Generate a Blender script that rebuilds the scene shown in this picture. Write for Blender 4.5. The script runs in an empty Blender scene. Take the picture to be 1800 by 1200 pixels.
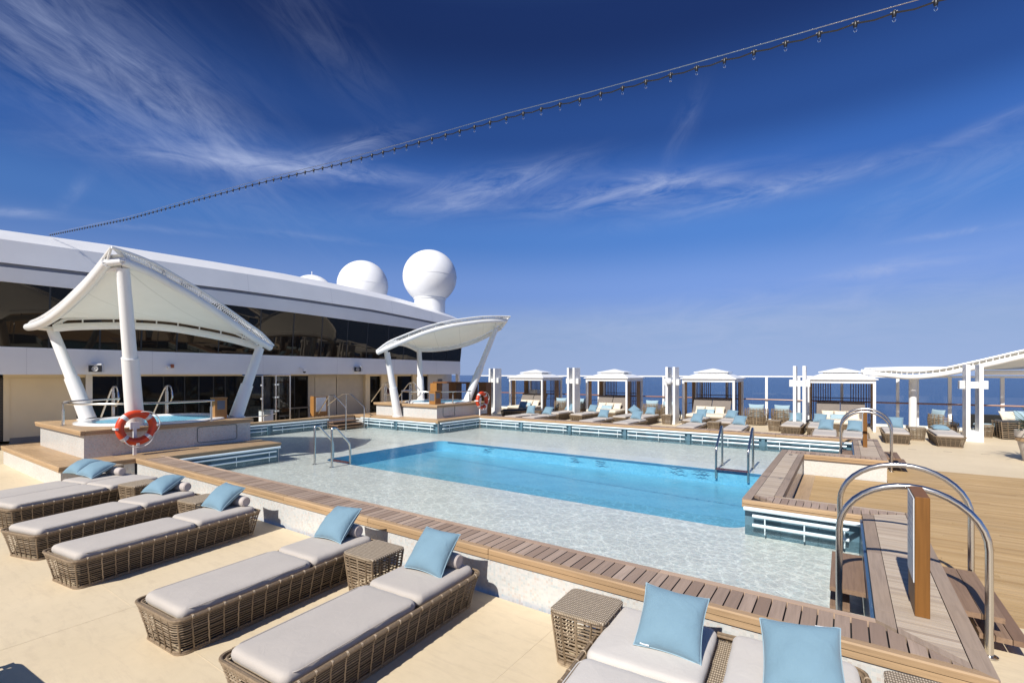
import bpy, bmesh, math, random
from mathutils import Vector, Matrix
random.seed(7)
R = math.radians
C = bpy.context.scene.collection
sc = bpy.context.scene
PI = math.pi

# ------------------------------------------------------------------ materials
MATS = {}
def nt(name):
    m = bpy.data.materials.new(name); m.use_nodes = True
    n = m.node_tree.nodes; l = m.node_tree.links
    return m, n, l, n['Principled BSDF']
def setp(b, **k):
    for a, v in k.items():
        a = {'col': 'Base Color', 'rough': 'Roughness', 'metal': 'Metallic', 'spec': 'Specular IOR Level', 'coat': 'Coat Weight'}.get(a, a)
        b.inputs[a].default_value = v
def c4(c): return (c[0], c[1], c[2], 1)
def mapping(n, l, scale=(1, 1, 1), coord='Object'):
    t = n.new('ShaderNodeTexCoord'); mp = n.new('ShaderNodeMapping'); mp.inputs['Scale'].default_value = scale
    l.new(t.outputs[coord], mp.inputs['Vector']); return mp.outputs['Vector']
def noise(n, l, vec, scale, detail=4, rough=.55, dist=0):
    t = n.new('ShaderNodeTexNoise'); t.inputs['Scale'].default_value = scale; t.inputs['Detail'].default_value = detail
    t.inputs['Roughness'].default_value = rough; t.inputs['Distortion'].default_value = dist
    if vec is not None: l.new(vec, t.inputs['Vector'])
    return t
def ramp(n, l, fac, stops):
    r = n.new('ShaderNodeValToRGB'); e = r.color_ramp.elements
    while len(e) < len(stops): e.new(.5)
    for i, (p, c) in enumerate(stops): e[i].position = p; e[i].color = c4(c)
    l.new(fac, r.inputs['Fac']); return r.outputs['Color']
def mixc(n, l, a, b, fac, mode='MIX'):
    m = n.new('ShaderNodeMix'); m.data_type = 'RGBA'; m.blend_type = mode
    for s, v in ((m.inputs['A'], a), (m.inputs['B'], b)):
        if isinstance(v, tuple): s.default_value = c4(v)
        else: l.new(v, s)
    if isinstance(fac, (int, float)): m.inputs['Factor'].default_value = fac
    else: l.new(fac, m.inputs['Factor'])
    return m.outputs['Result']
def math_(n, l, op, a, b=None, c=None):
    m = n.new('ShaderNodeMath'); m.operation = op
    for i, v in enumerate((a, b, c)):
        if v is None: continue
        if isinstance(v, (int, float)): m.inputs[i].default_value = v
        else: l.new(v, m.inputs[i])
    return m.outputs[0]
def bump(n, l, b, h, strength=.3, dist=.01):
    x = n.new('ShaderNodeBump'); x.inputs['Strength'].default_value = strength; x.inputs['Distance'].default_value = dist
    l.new(h, x.inputs['Height']); l.new(x.outputs['Normal'], b.inputs['Normal']); return x

def plain(name, col, rough=.5, metal=0, var=.06, vscale=3, bumps=0, bscale=200, spec=.5, bdist=.002):
    m, n, l, b = nt(name); setp(b, rough=rough, metal=metal, spec=spec)
    v = mapping(n, l)
    t = noise(n, l, v, vscale, 5)
    lo = tuple(x*(1-var) for x in col); hi = tuple(min(1, x*(1+var)) for x in col)
    l.new(ramp(n, l, t.outputs['Fac'], [(.3, lo), (.7, hi)]), b.inputs['Base Color'])
    if bumps:
        t2 = noise(n, l, v, bscale, 3); bump(n, l, b, t2.outputs['Fac'], bumps, bdist)
    MATS[name] = m; return m

def wood(name, cols, rough=.6, axis=0, vary=.5, grain=1.0):
    m, n, l, b = nt(name); setp(b, rough=rough, spec=.35)
    s = [42, 42, 42]; s[axis] = 2.2
    v = mapping(n, l, tuple(s))
    g = n.new('ShaderNodeNewGeometry'); 
    add = n.new('ShaderNodeVectorMath'); add.operation = 'ADD'
    sc_ = n.new('ShaderNodeVectorMath'); sc_.operation = 'SCALE'; sc_.inputs['Scale'].default_value = 57
    l.new(g.outputs['Random Per Island'], sc_.inputs[0]); l.new(v, add.inputs[0]); l.new(sc_.outputs[0], add.inputs[1])
    t = noise(n, l, add.outputs[0], 1.0, 5, .6, .4)
    base = ramp(n, l, g.outputs['Random Per Island'], [(i/(len(cols)-1), c) for i, c in enumerate(cols)])
    dark = mixc(n, l, base, tuple(x*.62 for x in cols[0]), .45*grain)
    f = n.new('ShaderNodeMapRange'); f.inputs[1].default_value = .42; f.inputs[2].default_value = .68
    l.new(t.outputs['Fac'], f.inputs[0])
    t2 = noise(n, l, mapping(n, l), .9, 3)
    col = mixc(n, l, base, dark, f.outputs[0])
    col = mixc(n, l, col, ramp(n, l, t2.outputs['Fac'], [(.3, (.84, .84, .85)), (.7, (1.0, .99, .97))]), .7, 'MULTIPLY')
    l.new(col, b.inputs['Base Color']); bump(n, l, b, t.outputs['Fac'], .25, .002)
    MATS[name] = m; return m

def mosaic(name, stops, size=.03, grout=(.62, .62, .58), rough=.25, gw=.1):
    m, n, l, b = nt(name); setp(b, rough=rough)
    v = mapping(n, l, (1/size,)*3)
    ad = n.new('ShaderNodeVectorMath'); ad.operation = 'ADD'; ad.inputs[1].default_value = (.017, .013, .011); l.new(v, ad.inputs[0])
    fl = n.new('ShaderNodeVectorMath'); fl.operation = 'FLOOR'; l.new(ad.outputs[0], fl.inputs[0])
    wn = n.new('ShaderNodeTexWhiteNoise'); wn.noise_dimensions = '3D'; l.new(fl.outputs[0], wn.inputs['Vector'])
    fr = n.new('ShaderNodeVectorMath'); fr.operation = 'FRACTION'; l.new(ad.outputs[0], fr.inputs[0])
    sp = n.new('ShaderNodeSeparateXYZ'); l.new(fr.outputs[0], sp.inputs[0])
    geo = n.new('ShaderNodeNewGeometry'); sn = n.new('ShaderNodeSeparateXYZ'); l.new(geo.outputs['Normal'], sn.inputs[0])
    line = None
    for ax in 'XYZ':
        lt = math_(n, l, 'LESS_THAN', sp.outputs[ax], gw)
        ab = math_(n, l, 'ABSOLUTE', sn.outputs[ax]); ok = math_(n, l, 'LESS_THAN', ab, .7)
        q = math_(n, l, 'MULTIPLY', lt, ok)
        line = q if line is None else math_(n, l, 'MAXIMUM', line, q)
    t = noise(n, l, mapping(n, l), 1.3, 4)
    col = ramp(n, l, wn.outputs['Value'], stops)
    col = mixc(n, l, col, grout, line)
    col = mixc(n, l, col, ramp(n, l, t.outputs['Fac'], [(.3, (.9, .9, .9)), (.7, (1, 1, 1))]), .8, 'MULTIPLY')
    l.new(col, b.inputs['Base Color'])
    MATS[name] = m; return m

def fabric(name, col, rough=.85, wscale=500, var=.06, wr=.25):
    m, n, l, b = nt(name); setp(b, rough=rough, spec=.2)
    b.inputs['Sheen Weight'].default_value = .15
    v = mapping(n, l)
    t = noise(n, l, v, 2.5, 5); t2 = noise(n, l, v, wscale, 2); t3 = noise(n, l, v, 9, 5, .55, 1.2)
    l.new(ramp(n, l, t.outputs['Fac'], [(.3, tuple(x*(1-var) for x in col)), (.7, tuple(min(1, x*(1+var)) for x in col))]), b.inputs['Base Color'])
    h = math_(n, l, 'ADD', math_(n, l, 'MULTIPLY', t2.outputs['Fac'], .15), t3.outputs['Fac'])
    bump(n, l, b, h, wr, .012)
    MATS[name] = m; return m

def weave(name, c1, c2, s=70):
    m, n, l, b = nt(name); setp(b, rough=.6)
    v = mapping(n, l)
    w1 = n.new('ShaderNodeTexWave'); w1.inputs['Scale'].default_value = s/6.283*2; w1.bands_direction = 'X'; l.new(v, w1.inputs['Vector'])
    w2 = n.new('ShaderNodeTexWave'); w2.inputs['Scale'].default_value = s/6.283; w2.bands_direction = 'Y'; l.new(v, w2.inputs['Vector'])
    w1.inputs['Distortion'].default_value = .6; w2.inputs['Distortion'].default_value = .6
    h = math_(n, l, 'MULTIPLY', w1.outputs['Fac'], w2.outputs['Fac'])
    t = noise(n, l, v, 30, 3)
    col = ramp(n, l, h, [(0., tuple(x*.5 for x in c1)), (.18, c1), (.6, c2)])
    col = mixc(n, l, col, ramp(n, l, t.outputs['Fac'], [(.3, (.7, .7, .7)), (.7, (1, 1, 1))]), .8, 'MULTIPLY')
    l.new(col, b.inputs['Base Color']); bump(n, l, b, h, .6, .006)
    MATS[name] = m; return m

white = plain('white_paint', (.80, .80, .79), .35, var=.035, vscale=1.2)
white2 = plain('white_hull_paint', (.80, .80, .80), .3, var=.05, vscale=.5)
cream = plain('cream_paint', (.80, .68, .47), .5, var=.04, vscale=.8)
deckm, n, l, b = nt('cream_deck')
setp(b, rough=.55, spec=.3)
v = mapping(n, l)
t = noise(n, l, v, .45, 5); t2 = noise(n, l, v, 9, 6, .65); t3 = noise(n, l, mapping(n, l, (1, 5, 1)), 2.2, 6, .7, .5)
col = ramp(n, l, t.outputs['Fac'], [(.3, (.66, .54, .365)), (.7, (.74, .615, .43))])
col = mixc(n, l, col, ramp(n, l, t2.outputs['Fac'], [(.33, (.89, .89, .88)), (.6, (1, 1, 1))]), .4, 'MULTIPLY')
col = mixc(n, l, col, ramp(n, l, t3.outputs['Fac'], [(.34, (.86, .85, .86)), (.5, (1, 1, 1))]), .55, 'MULTIPLY')
l.new(col, b.inputs['Base Color']); t4 = noise(n, l, v, 60, 4); bump(n, l, b, t4.outputs['Fac'], .18, .004)

coping_y = wood('weathered_plank', [(0.393, 0.287, 0.216), (0.459, 0.343, 0.265), (0.339, 0.243, 0.181), (0.513, 0.392, 0.307), (0.284, 0.196, 0.143), (0.426, 0.320, 0.248)], axis=1)
coping_x = wood('weathered_board', [(0.468, 0.332, 0.240), (0.572, 0.416, 0.299), (0.429, 0.305, 0.227)], axis=0)
coping_x2 = wood('pale_slat', [(0.508, 0.416, 0.318), (0.574, 0.476, 0.370), (0.459, 0.365, 0.275), (0.607, 0.510, 0.404), (0.385, 0.297, 0.228)], axis=0)
board_y = wood('weathered_long_board', [(0.363, 0.275, 0.207), (0.406, 0.311, 0.238), (0.320, 0.240, 0.177)], axis=1)
fascia_x = wood('golden_board', [(0.458, 0.306, 0.171), (0.528, 0.360, 0.206), (0.422, 0.279, 0.157)], axis=0, rough=.45)
fascia_y = wood('golden_side_board', [(0.432, 0.294, 0.167), (0.495, 0.340, 0.196)], axis=1, rough=.45)
teak = wood('teak_deck_plank', [(0.480, 0.320, 0.148), (0.544, 0.370, 0.179), (0.432, 0.277, 0.124), (0.584, 0.406, 0.207), (0.512, 0.343, 0.162)], axis=0)
postw = wood('varnished_wood', [(.36, .17, .05), (.40, .20, .065)], axis=2, rough=.35)
signpw = wood('sign_post_wood', [(.20, .085, .018), (.23, .10, .022)], axis=2, rough=.5)
brownw = wood('dark_brown_wood', [(.16, .075, .03), (.22, .10, .04), (.13, .06, .025)], axis=2, rough=.4)
treadw = wood('old_tread_wood', [(.24, .15, .095), (.29, .19, .125), (.21, .13, .085)], axis=1)
caulk = plain('black_caulk', (.02, .02, .022), .7)
tile = mosaic('white_mosaic', [(0, (0.576, 0.568, 0.548)), (.25, (0.640, 0.632, 0.622)), (.5, (0.528, 0.560, 0.564)), (.7, (0.656, 0.640, 0.614)), (.88, (0.560, 0.496, 0.457)), (1, (0.480, 0.560, 0.581))], .03)
tilef = mosaic('cream_mosaic', [(0, (0.654, 0.619, 0.558)), (.4, (0.705, 0.679, 0.639)), (.75, (0.602, 0.585, 0.540)), (1, (0.722, 0.688, 0.630))], .03)
poolf = mosaic('pool_floor_mosaic', [(0, (.89, .90, .84)), (.3, (.92, .92, .87)), (.6, (.85, .90, .85)), (.85, (.92, .91, .85)), (1, (.82, .90, .87))], .04, (.87, .88, .83))
deepm = mosaic('deep_blue_mosaic', [(0, (.150, .48, .66)), (.5, (.175, .52, .69)), (1, (.135, .45, .64))], .05, (.20, .51, .65))
teal = plain('teal_panel', (.095, .18, .235), .25, var=.2, vscale=2)
vent_m = plain('dark_teal_vent', (.05, .11, .15), .3)
railw = plain('pale_blue_white_tube', (.66, .77, .82), .3)
steel, n, l, b = nt('brushed_steel'); setp(b, col=(.62, .59, .55, 1), metal=1, rough=.24)
t = noise(n, l, mapping(n, l, (3, 3, 300)), 5, 2); bump(n, l, b, t.outputs['Fac'], .04, .001)
rattan, n, l, b = nt('rattan'); setp(b, rough=.5)
g = n.new('ShaderNodeNewGeometry'); t = noise(n, l, mapping(n, l), 40, 4)
col = ramp(n, l, g.outputs['Random Per Island'], [(0, (.16, .113, .07)), (.4, (.31, .228, .148)), (.7, (.22, .157, .10)), (1, (.45, .35, .24))])
col = mixc(n, l, col, ramp(n, l, t.outputs['Fac'], [(.35, (.6, .6, .6)), (.65, (1, 1, 1))]), .7, 'MULTIPLY')
l.new(col, b.inputs['Base Color']); bump(n, l, b, t.outputs['Fac'], .3, .003)
rattanp = weave('rattan_weave', (.38, .295, .20), (.66, .545, .41), 62)
rdark = plain('dark_rattan', (.006, .0045, .0035), .6, var=.3, vscale=20)  # near black; inside the baskets it stands in for shade
matt = fabric('grey_mattress_fabric', (.475, .43, .385), .9, 600, .035, .3)
mattw = fabric('pale_mattress_fabric', (.585, .545, .50), .9, 600, .035, .3)
pipe = fabric('pale_piping', (.30, .43, .50), .8)
blue = fabric('blue_pillow_fabric', (.175, .285, .36), .75, 700, .05, .55)
blue2 = fabric('pale_blue_fabric', (.32, .44, .50), .8, 400, .06, .4)
creamf = fabric('cream_cushion_fabric', (.72, .64, .52), .85, 400, .06, .4)
taupe = fabric('taupe_fabric', (.205, .178, .16), .9, 300, .06, .3)
bolst = fabric('bolster_fabric', (.50, .44, .405), .9, 500, .05, .4)
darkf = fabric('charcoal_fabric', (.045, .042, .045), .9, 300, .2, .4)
black = plain('black_plastic', (.015, .015, .017), .4)
slot = plain('slot_grey', (.12, .13, .16), .5)
gutter = plain('gutter_grey', (.33, .34, .39), .5)
buoy = plain('orange_buoy', (.60, .055, .012), .4, var=.1, vscale=8)
tape = plain('silver_tape', (.62, .62, .62), .4)
rope = fabric('white_rope', (.75, .72, .68))
membrane, n, l, b = nt('canopy_membrane'); setp(b, col=(.83, .84, .80, 1), rough=.6)
v = mapping(n, l, (.62, .50, .0)); sp_ = n.new('ShaderNodeSeparateXYZ'); l.new(v, sp_.inputs[0])
sm = math_(n, l, 'FRACT', math_(n, l, 'ADD', sp_.outputs[0], sp_.outputs[1])); sl = math_(n, l, 'LESS_THAN', sm, .022)
tn = noise(n, l, mapping(n, l), 1.1, 4)
mc = mixc(n, l, ramp(n, l, tn.outputs['Fac'], [(.3, (.79, .80, .76)), (.7, (.84, .85, .81))]), (.66, .67, .63), sl); l.new(mc, b.inputs['Base Color'])
tb = noise(n, l, mapping(n, l, (1, 1, .4)), 2.0, 3); bump(n, l, b, math_(n, l, 'ADD', tb.outputs['Fac'], math_(n, l, 'MULTIPLY', sl, .2)), .35, .05)
tr = n.new('ShaderNodeBsdfTranslucent'); tr.inputs['Color'].default_value = (.74, .72, .62, 1)
mx = n.new('ShaderNodeMixShader'); mx.inputs[0].default_value = .13
l.new(b.outputs[0], mx.inputs[1]); l.new(tr.outputs[0], mx.inputs[2]); l.new(mx.outputs[0], n['Material Output'].inputs['Surface'])
darkglass, n, l, b = nt('dark_window_glass'); setp(b, col=(.012, .011, .010, 1), rough=.015, spec=.5)
b.inputs['IOR'].default_value = 1.5
b.inputs['Specular Tint'].default_value = (1, .84, .66, 1)
t = noise(n, l, mapping(n, l), .55, 2); bump(n, l, b, t.outputs['Fac'], .10, .03)
groundglass, n, l, b = nt('bar_window_glass'); setp(b, col=(.010, .009, .008, 1), rough=.03, spec=.16)
t = noise(n, l, mapping(n, l), .8, 2); bump(n, l, b, t.outputs['Fac'], .1, .03)
darkint = plain('dark_interior', (.02, .018, .016), .6)
def clearglass(name, tint, refl=.12, rough=0.0):
    m, n, l, b = nt(name); n.remove(b)
    a = n.new('ShaderNodeBsdfTransparent'); a.inputs[0].default_value = c4(tint)
    g = n.new('ShaderNodeBsdfGlossy'); g.inputs['Roughness'].default_value = rough; g.inputs[0].default_value = (.9, .95, 1, 1)
    f = n.new('ShaderNodeFresnel'); f.inputs[0].default_value = 1.4
    mx = n.new('ShaderNodeMixShader'); l.new(f.outputs[0], mx.inputs[0]); l.new(a.outputs[0], mx.inputs[1]); l.new(g.outputs[0], mx.inputs[2])
    l.new(mx.outputs[0], n['Material Output'].inputs[0]); MATS[name] = m; return m
glass = clearglass('clear_glass', (.80, .88, .90))
bulbg = clearglass('bulb_glass', (.85, .88, .9))
# pool water: lets sun through, mirrors the sky, ripples bend the mirror image
def watermat(name, tint, bs=.45, scale=5.5, caust=True, refl=.26):
    m, n, l, b = nt(name); n.remove(b)
    v = mapping(n, l)
    t1 = noise(n, l, v, scale, 3, .5, .8); t2 = noise(n, l, v, scale*3.3, 2, .5, .6)
    h = math_(n, l, 'ADD', t1.outputs['Fac'], math_(n, l, 'MULTIPLY', t2.outputs['Fac'], .35))
    bp = n.new('ShaderNodeBump'); bp.inputs['Strength'].default_value = bs; bp.inputs['Distance'].default_value = .02; l.new(h, bp.inputs['Height'])
    a = n.new('ShaderNodeBsdfTransparent')
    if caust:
        # caustic light painted into the see-through colour: bright thin folds, darker cells
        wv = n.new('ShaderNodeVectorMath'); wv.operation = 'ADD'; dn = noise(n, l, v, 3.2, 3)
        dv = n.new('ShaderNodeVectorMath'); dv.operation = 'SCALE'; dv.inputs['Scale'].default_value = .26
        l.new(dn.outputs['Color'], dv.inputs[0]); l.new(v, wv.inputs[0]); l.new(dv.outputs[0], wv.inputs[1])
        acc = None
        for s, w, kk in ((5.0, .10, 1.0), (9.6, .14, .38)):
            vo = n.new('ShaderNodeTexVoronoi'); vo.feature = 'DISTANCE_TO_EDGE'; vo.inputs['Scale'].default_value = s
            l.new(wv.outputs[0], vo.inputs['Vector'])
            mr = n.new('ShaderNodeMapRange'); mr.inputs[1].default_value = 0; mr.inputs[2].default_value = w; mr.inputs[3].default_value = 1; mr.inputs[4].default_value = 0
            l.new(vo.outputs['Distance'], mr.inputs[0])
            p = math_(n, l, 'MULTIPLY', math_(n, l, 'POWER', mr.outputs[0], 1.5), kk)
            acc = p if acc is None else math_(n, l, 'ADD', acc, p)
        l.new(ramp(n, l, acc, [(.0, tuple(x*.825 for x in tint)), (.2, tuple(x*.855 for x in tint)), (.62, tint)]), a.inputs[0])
    else: a.inputs[0].default_value = c4(tint)
    g = n.new('ShaderNodeBsdfGlossy'); g.inputs['Roughness'].default_value = .03; l.new(bp.outputs[0], g.inputs['Normal'])
    f = n.new('ShaderNodeFresnel'); f.inputs[0].default_value = 1.33; l.new(bp.outputs[0], f.inputs['Normal'])
    mx = n.new('ShaderNodeMixShader'); l.new(math_(n, l, 'MULTIPLY', f.outputs[0], refl), mx.inputs[0]); l.new(a.outputs[0], mx.inputs[1]); l.new(g.outputs[0], mx.inputs[2])
    l.new(mx.outputs[0], n['Material Output'].inputs[0]); MATS[name] = m; return m
water = watermat('pool_water', (.975, 1.0, .99))
water2 = watermat('deep_pool_water', (.93, .96, .975), .35, 4.0, False)
tubwater = watermat('tub_water', (.80, .95, 1.0), .5, 6, False, .25)
seam, n, l, b = nt('sea_water'); setp(b, rough=.2, spec=.2)
v = mapping(n, l)
t = noise(n, l, v, .0016, 6, .6, .3); t2 = noise(n, l, v, .05, 6, .65); t3 = noise(n, l, v, .25, 4)
l.new(ramp(n, l, t.outputs['Fac'], [(.35, (.008, .040, .135)), (.65, (.015, .060, .175))]), b.inputs['Base Color'])
h = math_(n, l, 'ADD', t2.outputs['Fac'], math_(n, l, 'MULTIPLY', t3.outputs['Fac'], .3)); bump(n, l, b, h, .8, 3.0)
leafm = plain('palm_leaf', (.05, .085, .03), .5, var=.4, vscale=6)
potm = plain('pot_stone', (.55, .50, .44), .7, var=.1)
signw = plain('sign_white', (.70, .72, .74), .4)

# ------------------------------------------------------------------ mesh tools
class MB:
    def __init__(s): s.v = []; s.f = []
    def add(s, vs, fs):
        o = len(s.v); s.v += [tuple(p) for p in vs]; s.f += [tuple(i+o for i in q) for q in fs]; return s
    def box(s, x0, x1, y0, y1, z0, z1):
        return s.add([(x0, y0, z0), (x1, y0, z0), (x1, y1, z0), (x0, y1, z0), (x0, y0, z1), (x1, y0, z1), (x1, y1, z1), (x0, y1, z1)],
                     [(3, 2, 1, 0), (4, 5, 6, 7), (0, 1, 5, 4), (1, 2, 6, 5), (2, 3, 7, 6), (3, 0, 4, 7)])
    def bbox(s, x0, x1, y0, y1, z0, z1, r=.006):
        # box with chamfered vertical and top edges
        p = [(x0+r, y0), (x1-r, y0), (x1, y0+r), (x1, y1-r), (x1-r, y1), (x0+r, y1), (x0, y1-r), (x0, y0+r)]
        q = [(min(max(x, x0+r), x1-r), min(max(y, y0+r), y1-r)) for x, y in p]
        return s.rings([[(x, y, z0) for x, y in p], [(x, y, z1-r) for x, y in p], [(x, y, z1) for x, y in q]], True)
    def rings(s, rs, cap=True, closed=True):
        k = len(rs[0]); vs = [p for r in rs for p in r]; fs = []
        for i in range(len(rs)-1):
            for j in range(k if closed else k-1):
                a = i*k+j; b = i*k+(j+1) % k; fs.append((a, b, b+k, a+k))
        if cap: fs.append(tuple(range(k-1, -1, -1))); fs.append(tuple((len(rs)-1)*k+j for j in range(k)))
        return s.add(vs, fs)
    def tube(s, pts, r, n=8, closed=False, cap=True):
        P = [Vector(p) for p in pts]; N = len(P); rs = []
        rr = r if isinstance(r, (list, tuple)) else [r]*N
        up = None
        for i in range(N):
            if closed: d = (P[(i+1) % N]-P[i-1])
            else: d = P[min(i+1, N-1)]-P[max(i-1, 0)]
            d.normalize()
            if up is None:
                up = Vector((0, 0, 1)) if abs(d.z) < .9 else Vector((1, 0, 0))
            a = up - d*up.dot(d)
            if a.length < 1e-4: a = Vector((1, 0, 0)) - d*d.x
            a.normalize(); b = d.cross(a); up = a
            rs.append([tuple(P[i]+(a*math.cos(t)+b*math.sin(t))*rr[i]) for t in [2*PI*j/n for j in range(n)]])
        if closed:
            k = n; vs = [p for q in rs for p in q]; fs = []
            for i in range(N):
                i2 = (i+1) % N
                for j in range(k): fs.append((i*k+j, i*k+(j+1) % k, i2*k+(j+1) % k, i2*k+j))
            return s.add(vs, fs)
        return s.rings(rs, cap)
    def lathe(s, prof, n=24, c=(0, 0, 0), sx=1, sy=1, cap=True):
        return s.rings([[(c[0]+r*sx*math.cos(2*PI*j/n), c[1]+r*sy*math.sin(2*PI*j/n), c[2]+z) for j in range(n)] for r, z in prof], cap)
    def grid(s, fn, nu, nv, flip=False):
        vs = [fn(i/nu, j/nv) for j in range(nv+1) for i in range(nu+1)]
        fs = []
        for j in range(nv):
            for i in range(nu):
                a = j*(nu+1)+i; q = (a, a+1, a+nu+2, a+nu+1); fs.append(q[::-1] if flip else q)
        return s.add(vs, fs)
    def prism(s, poly, z0, z1):
        k = len(poly)
        return s.add([(x, y, z0) for x, y in poly]+[(x, y, z1) for x, y in poly],
                     [tuple(range(k-1, -1, -1)), tuple(range(k, 2*k))]+[(i, (i+1) % k, (i+1) % k+k, i+k) for i in range(k)])
    def build(s, name, mat, parent=None, smooth=False, org=None):
        me = bpy.data.meshes.new(name)
        if org is None and parent is not None: org = parent.get('_org') or (0, 0, 0)
        o_ = org or (0, 0, 0)
        me.from_pydata([(x-o_[0], y-o_[1], z-o_[2]) for x, y, z in s.v], [], s.f)
        me.materials.append(mat)
        if smooth:
            me.polygons.foreach_set('use_smooth', [True]*len(me.polygons))
            try: me.set_sharp_from_angle(angle=R(40))
            except Exception: pass
        me.update()
        o = bpy.data.objects.new(name, me); C.objects.link(o)
        if parent is not None: o.parent = parent
        else: o.location = o_
        if parent is not None: o['_org'] = tuple(o_)
        return o

def tag(o, label, cat, group=None, kind=None):
    o['label'] = label; o['category'] = cat
    if group: o['group'] = group
    if kind: o['kind'] = kind
    return o
def thing(name, label, cat, loc=(0, 0, 0), rz=0, group=None, world=True):
    o = bpy.data.objects.new(name, None); C.objects.link(o); o.location = loc; o.rotation_euler = (0, 0, rz); o.empty_display_size = .1
    tag(o, label, cat, group)
    o['_org'] = tuple(loc) if world else (0., 0., 0.)
    return o
def struct(o): o['kind'] = 'structure'; return o
def dup(root, loc, rz, label, group=None):
    r = root.copy(); C.objects.link(r); r.location = loc; r.rotation_euler = (r.rotation_euler[0], r.rotation_euler[1], rz); r['label'] = label
    if group: r['group'] = group
    for ch in list(root.children):
        c = ch.copy(); C.objects.link(c); c.parent = r
        for g in list(ch.children):
            d = g.copy(); C.objects.link(d); d.parent = c
    return r
def clip(poly, a, b, c):                       # keep a*x + b*y <= c
    out = []
    for i in range(len(poly)):
        p, q = poly[i], poly[(i+1) % len(poly)]
        dp, dq = a*p[0]+b*p[1]-c, a*q[0]+b*q[1]-c
        if dp <= 0: out.append(p)
        if dp*dq < 0:
            t = dp/(dp-dq); out.append((p[0]+(q[0]-p[0])*t, p[1]+(q[1]-p[1])*t))
    return out
def planks(mb, x0, x1, y0, y1, z0, z1, along, w, gap, clips=(), seg=0, rnd=None):
    """boards laid side by side; along = the axis each board runs along"""
    lo, hi = (y0, y1) if along == 'x' else (x0, x1)
    k = max(1, round((hi-lo)/w)); w = (hi-lo)/k
    for i in range(k):
        a = lo+i*w+gap/2; b = lo+(i+1)*w-gap/2
        s0, s1 = (x0, x1) if along == 'x' else (y0, y1)
        cuts = [s0]
        if seg:
            p = s0+seg*((i*.37+.2) % 1.0)
            while p < s1-.15: cuts.append(p); p += seg
        cuts.append(s1)
        for u, v in zip(cuts[:-1], cuts[1:]):
            g2 = .0015 if seg else 0
            poly = [(u+g2, a), (v-g2, a), (v-g2, b), (u+g2, b)] if along == 'x' else [(a, u+g2), (b, u+g2), (b, v-g2), (a, v-g2)]
            for c in clips:
                poly = clip(poly, *c)
                if len(poly) < 3: break
            if len(poly) >= 3: mb.prism(poly, z0, z1+random.uniform(-.0012, .0012))
def rrect(hx, hy, r, k=5, cx=0, cy=0):
    pts = []
    for sx, sy, a0 in ((1, 1, 0), (-1, 1, 90), (-1, -1, 180), (1, -1, 270)):
        for i in range(k+1):
            a = R(a0+90*i/k); pts.append((cx+sx*(hx-r)+r*math.cos(a), cy+sy*(hy-r)+r*math.sin(a)))
    return pts
def spline(pts, n=24):
    P = [Vector(p) for p in pts]; out = []
    m = len(P)-1
    for i in range(n+1):
        t = i/n*m; k = min(int(t), m-1); f = t-k
        p0, p1, p2, p3 = P[max(k-1, 0)], P[k], P[k+1], P[min(k+2, m)]
        if k == 0: p0 = p1*2-p2
        if k == m-1: p3 = p2*2-p1
        out.append(.5*((2*p1)+(p2-p0)*f+(2*p0-5*p1+4*p2-p3)*f*f+(3*p1-p0-3*p2+p3)*f**3))
    return out
def fillet(pts, r, k=5):
    P = [Vector(p) for p in pts]; out = [P[0]]
    for i in range(1, len(P)-1):
        a = (P[i-1]-P[i]); b = (P[i+1]-P[i]); ra = min(r, a.length*.49, b.length*.49)
        p = P[i]+a.normalized()*ra; q = P[i]+b.normalized()*ra
        for j in range(k+1):
            t = j/k; out.append(p*(1-t)**2+P[i]*2*t*(1-t)+q*t*t)
    out.append(P[-1]); return out

# ------------------------------------------------------------------ camera, light, sky
H = 2.6
PH = math.atan(584/850.)
cam = bpy.data.cameras.new('camera'); co = bpy.data.objects.new('camera', cam); C.objects.link(co)
co.location = (0, 0, H); co.rotation_euler = (R(90), 0, PH)
cam.sensor_width = 36; cam.lens = 17.0; cam.shift_x = 0; cam.shift_y = 57/1800.
cam.clip_start = .05; cam.clip_end = 60000
sc.camera = co
EL, AZ = 42., .6
sun = bpy.data.lights.new('sun', 'SUN'); so = bpy.data.objects.new('sun', sun); C.objects.link(so)
sun.energy = 5.0; sun.angle = R(.5); sun.color = (1, .955, .88)
sd = Vector((math.sin(R(AZ))*math.cos(R(EL)), -math.cos(R(AZ))*math.cos(R(EL)), math.sin(R(EL))))
so.rotation_euler = sd.to_track_quat('Z', 'Y').to_euler(); so.location = (0, -20, 20)
w = bpy.data.worlds.new('World'); sc.world = w; w.use_nodes = True
n = w.node_tree.nodes; l = w.node_tree.links
bg = n['Background']; bg.inputs['Strength'].default_value = .11
sky = n.new('ShaderNodeTexSky'); sky.sky_type = 'NISHITA'; sky.sun_disc = False
sky.sun_elevation = R(EL); sky.sun_rotation = R(180-AZ); sky.air_density = 1.0; sky.dust_density = .6; sky.ozone_density = 3.0; sky.altitude = 20
tc = n.new('ShaderNodeTexCoord'); D = tc.outputs['Generated']
def dirof(u, v):
    F = Vector((-math.sin(PH), math.cos(PH), 0)); Rr = Vector((math.cos(PH), math.sin(PH), 0))
    return (F+Rr*((u-900)/850.)+Vector((0, 0, (657-v)/850.))).normalized()
def dot(vec):
    m = n.new('ShaderNodeVectorMath'); m.operation = 'DOT_PRODUCT'; l.new(D, m.inputs[0]); m.inputs[1].default_value = vec; return m.outputs['Value']
total = None
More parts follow.
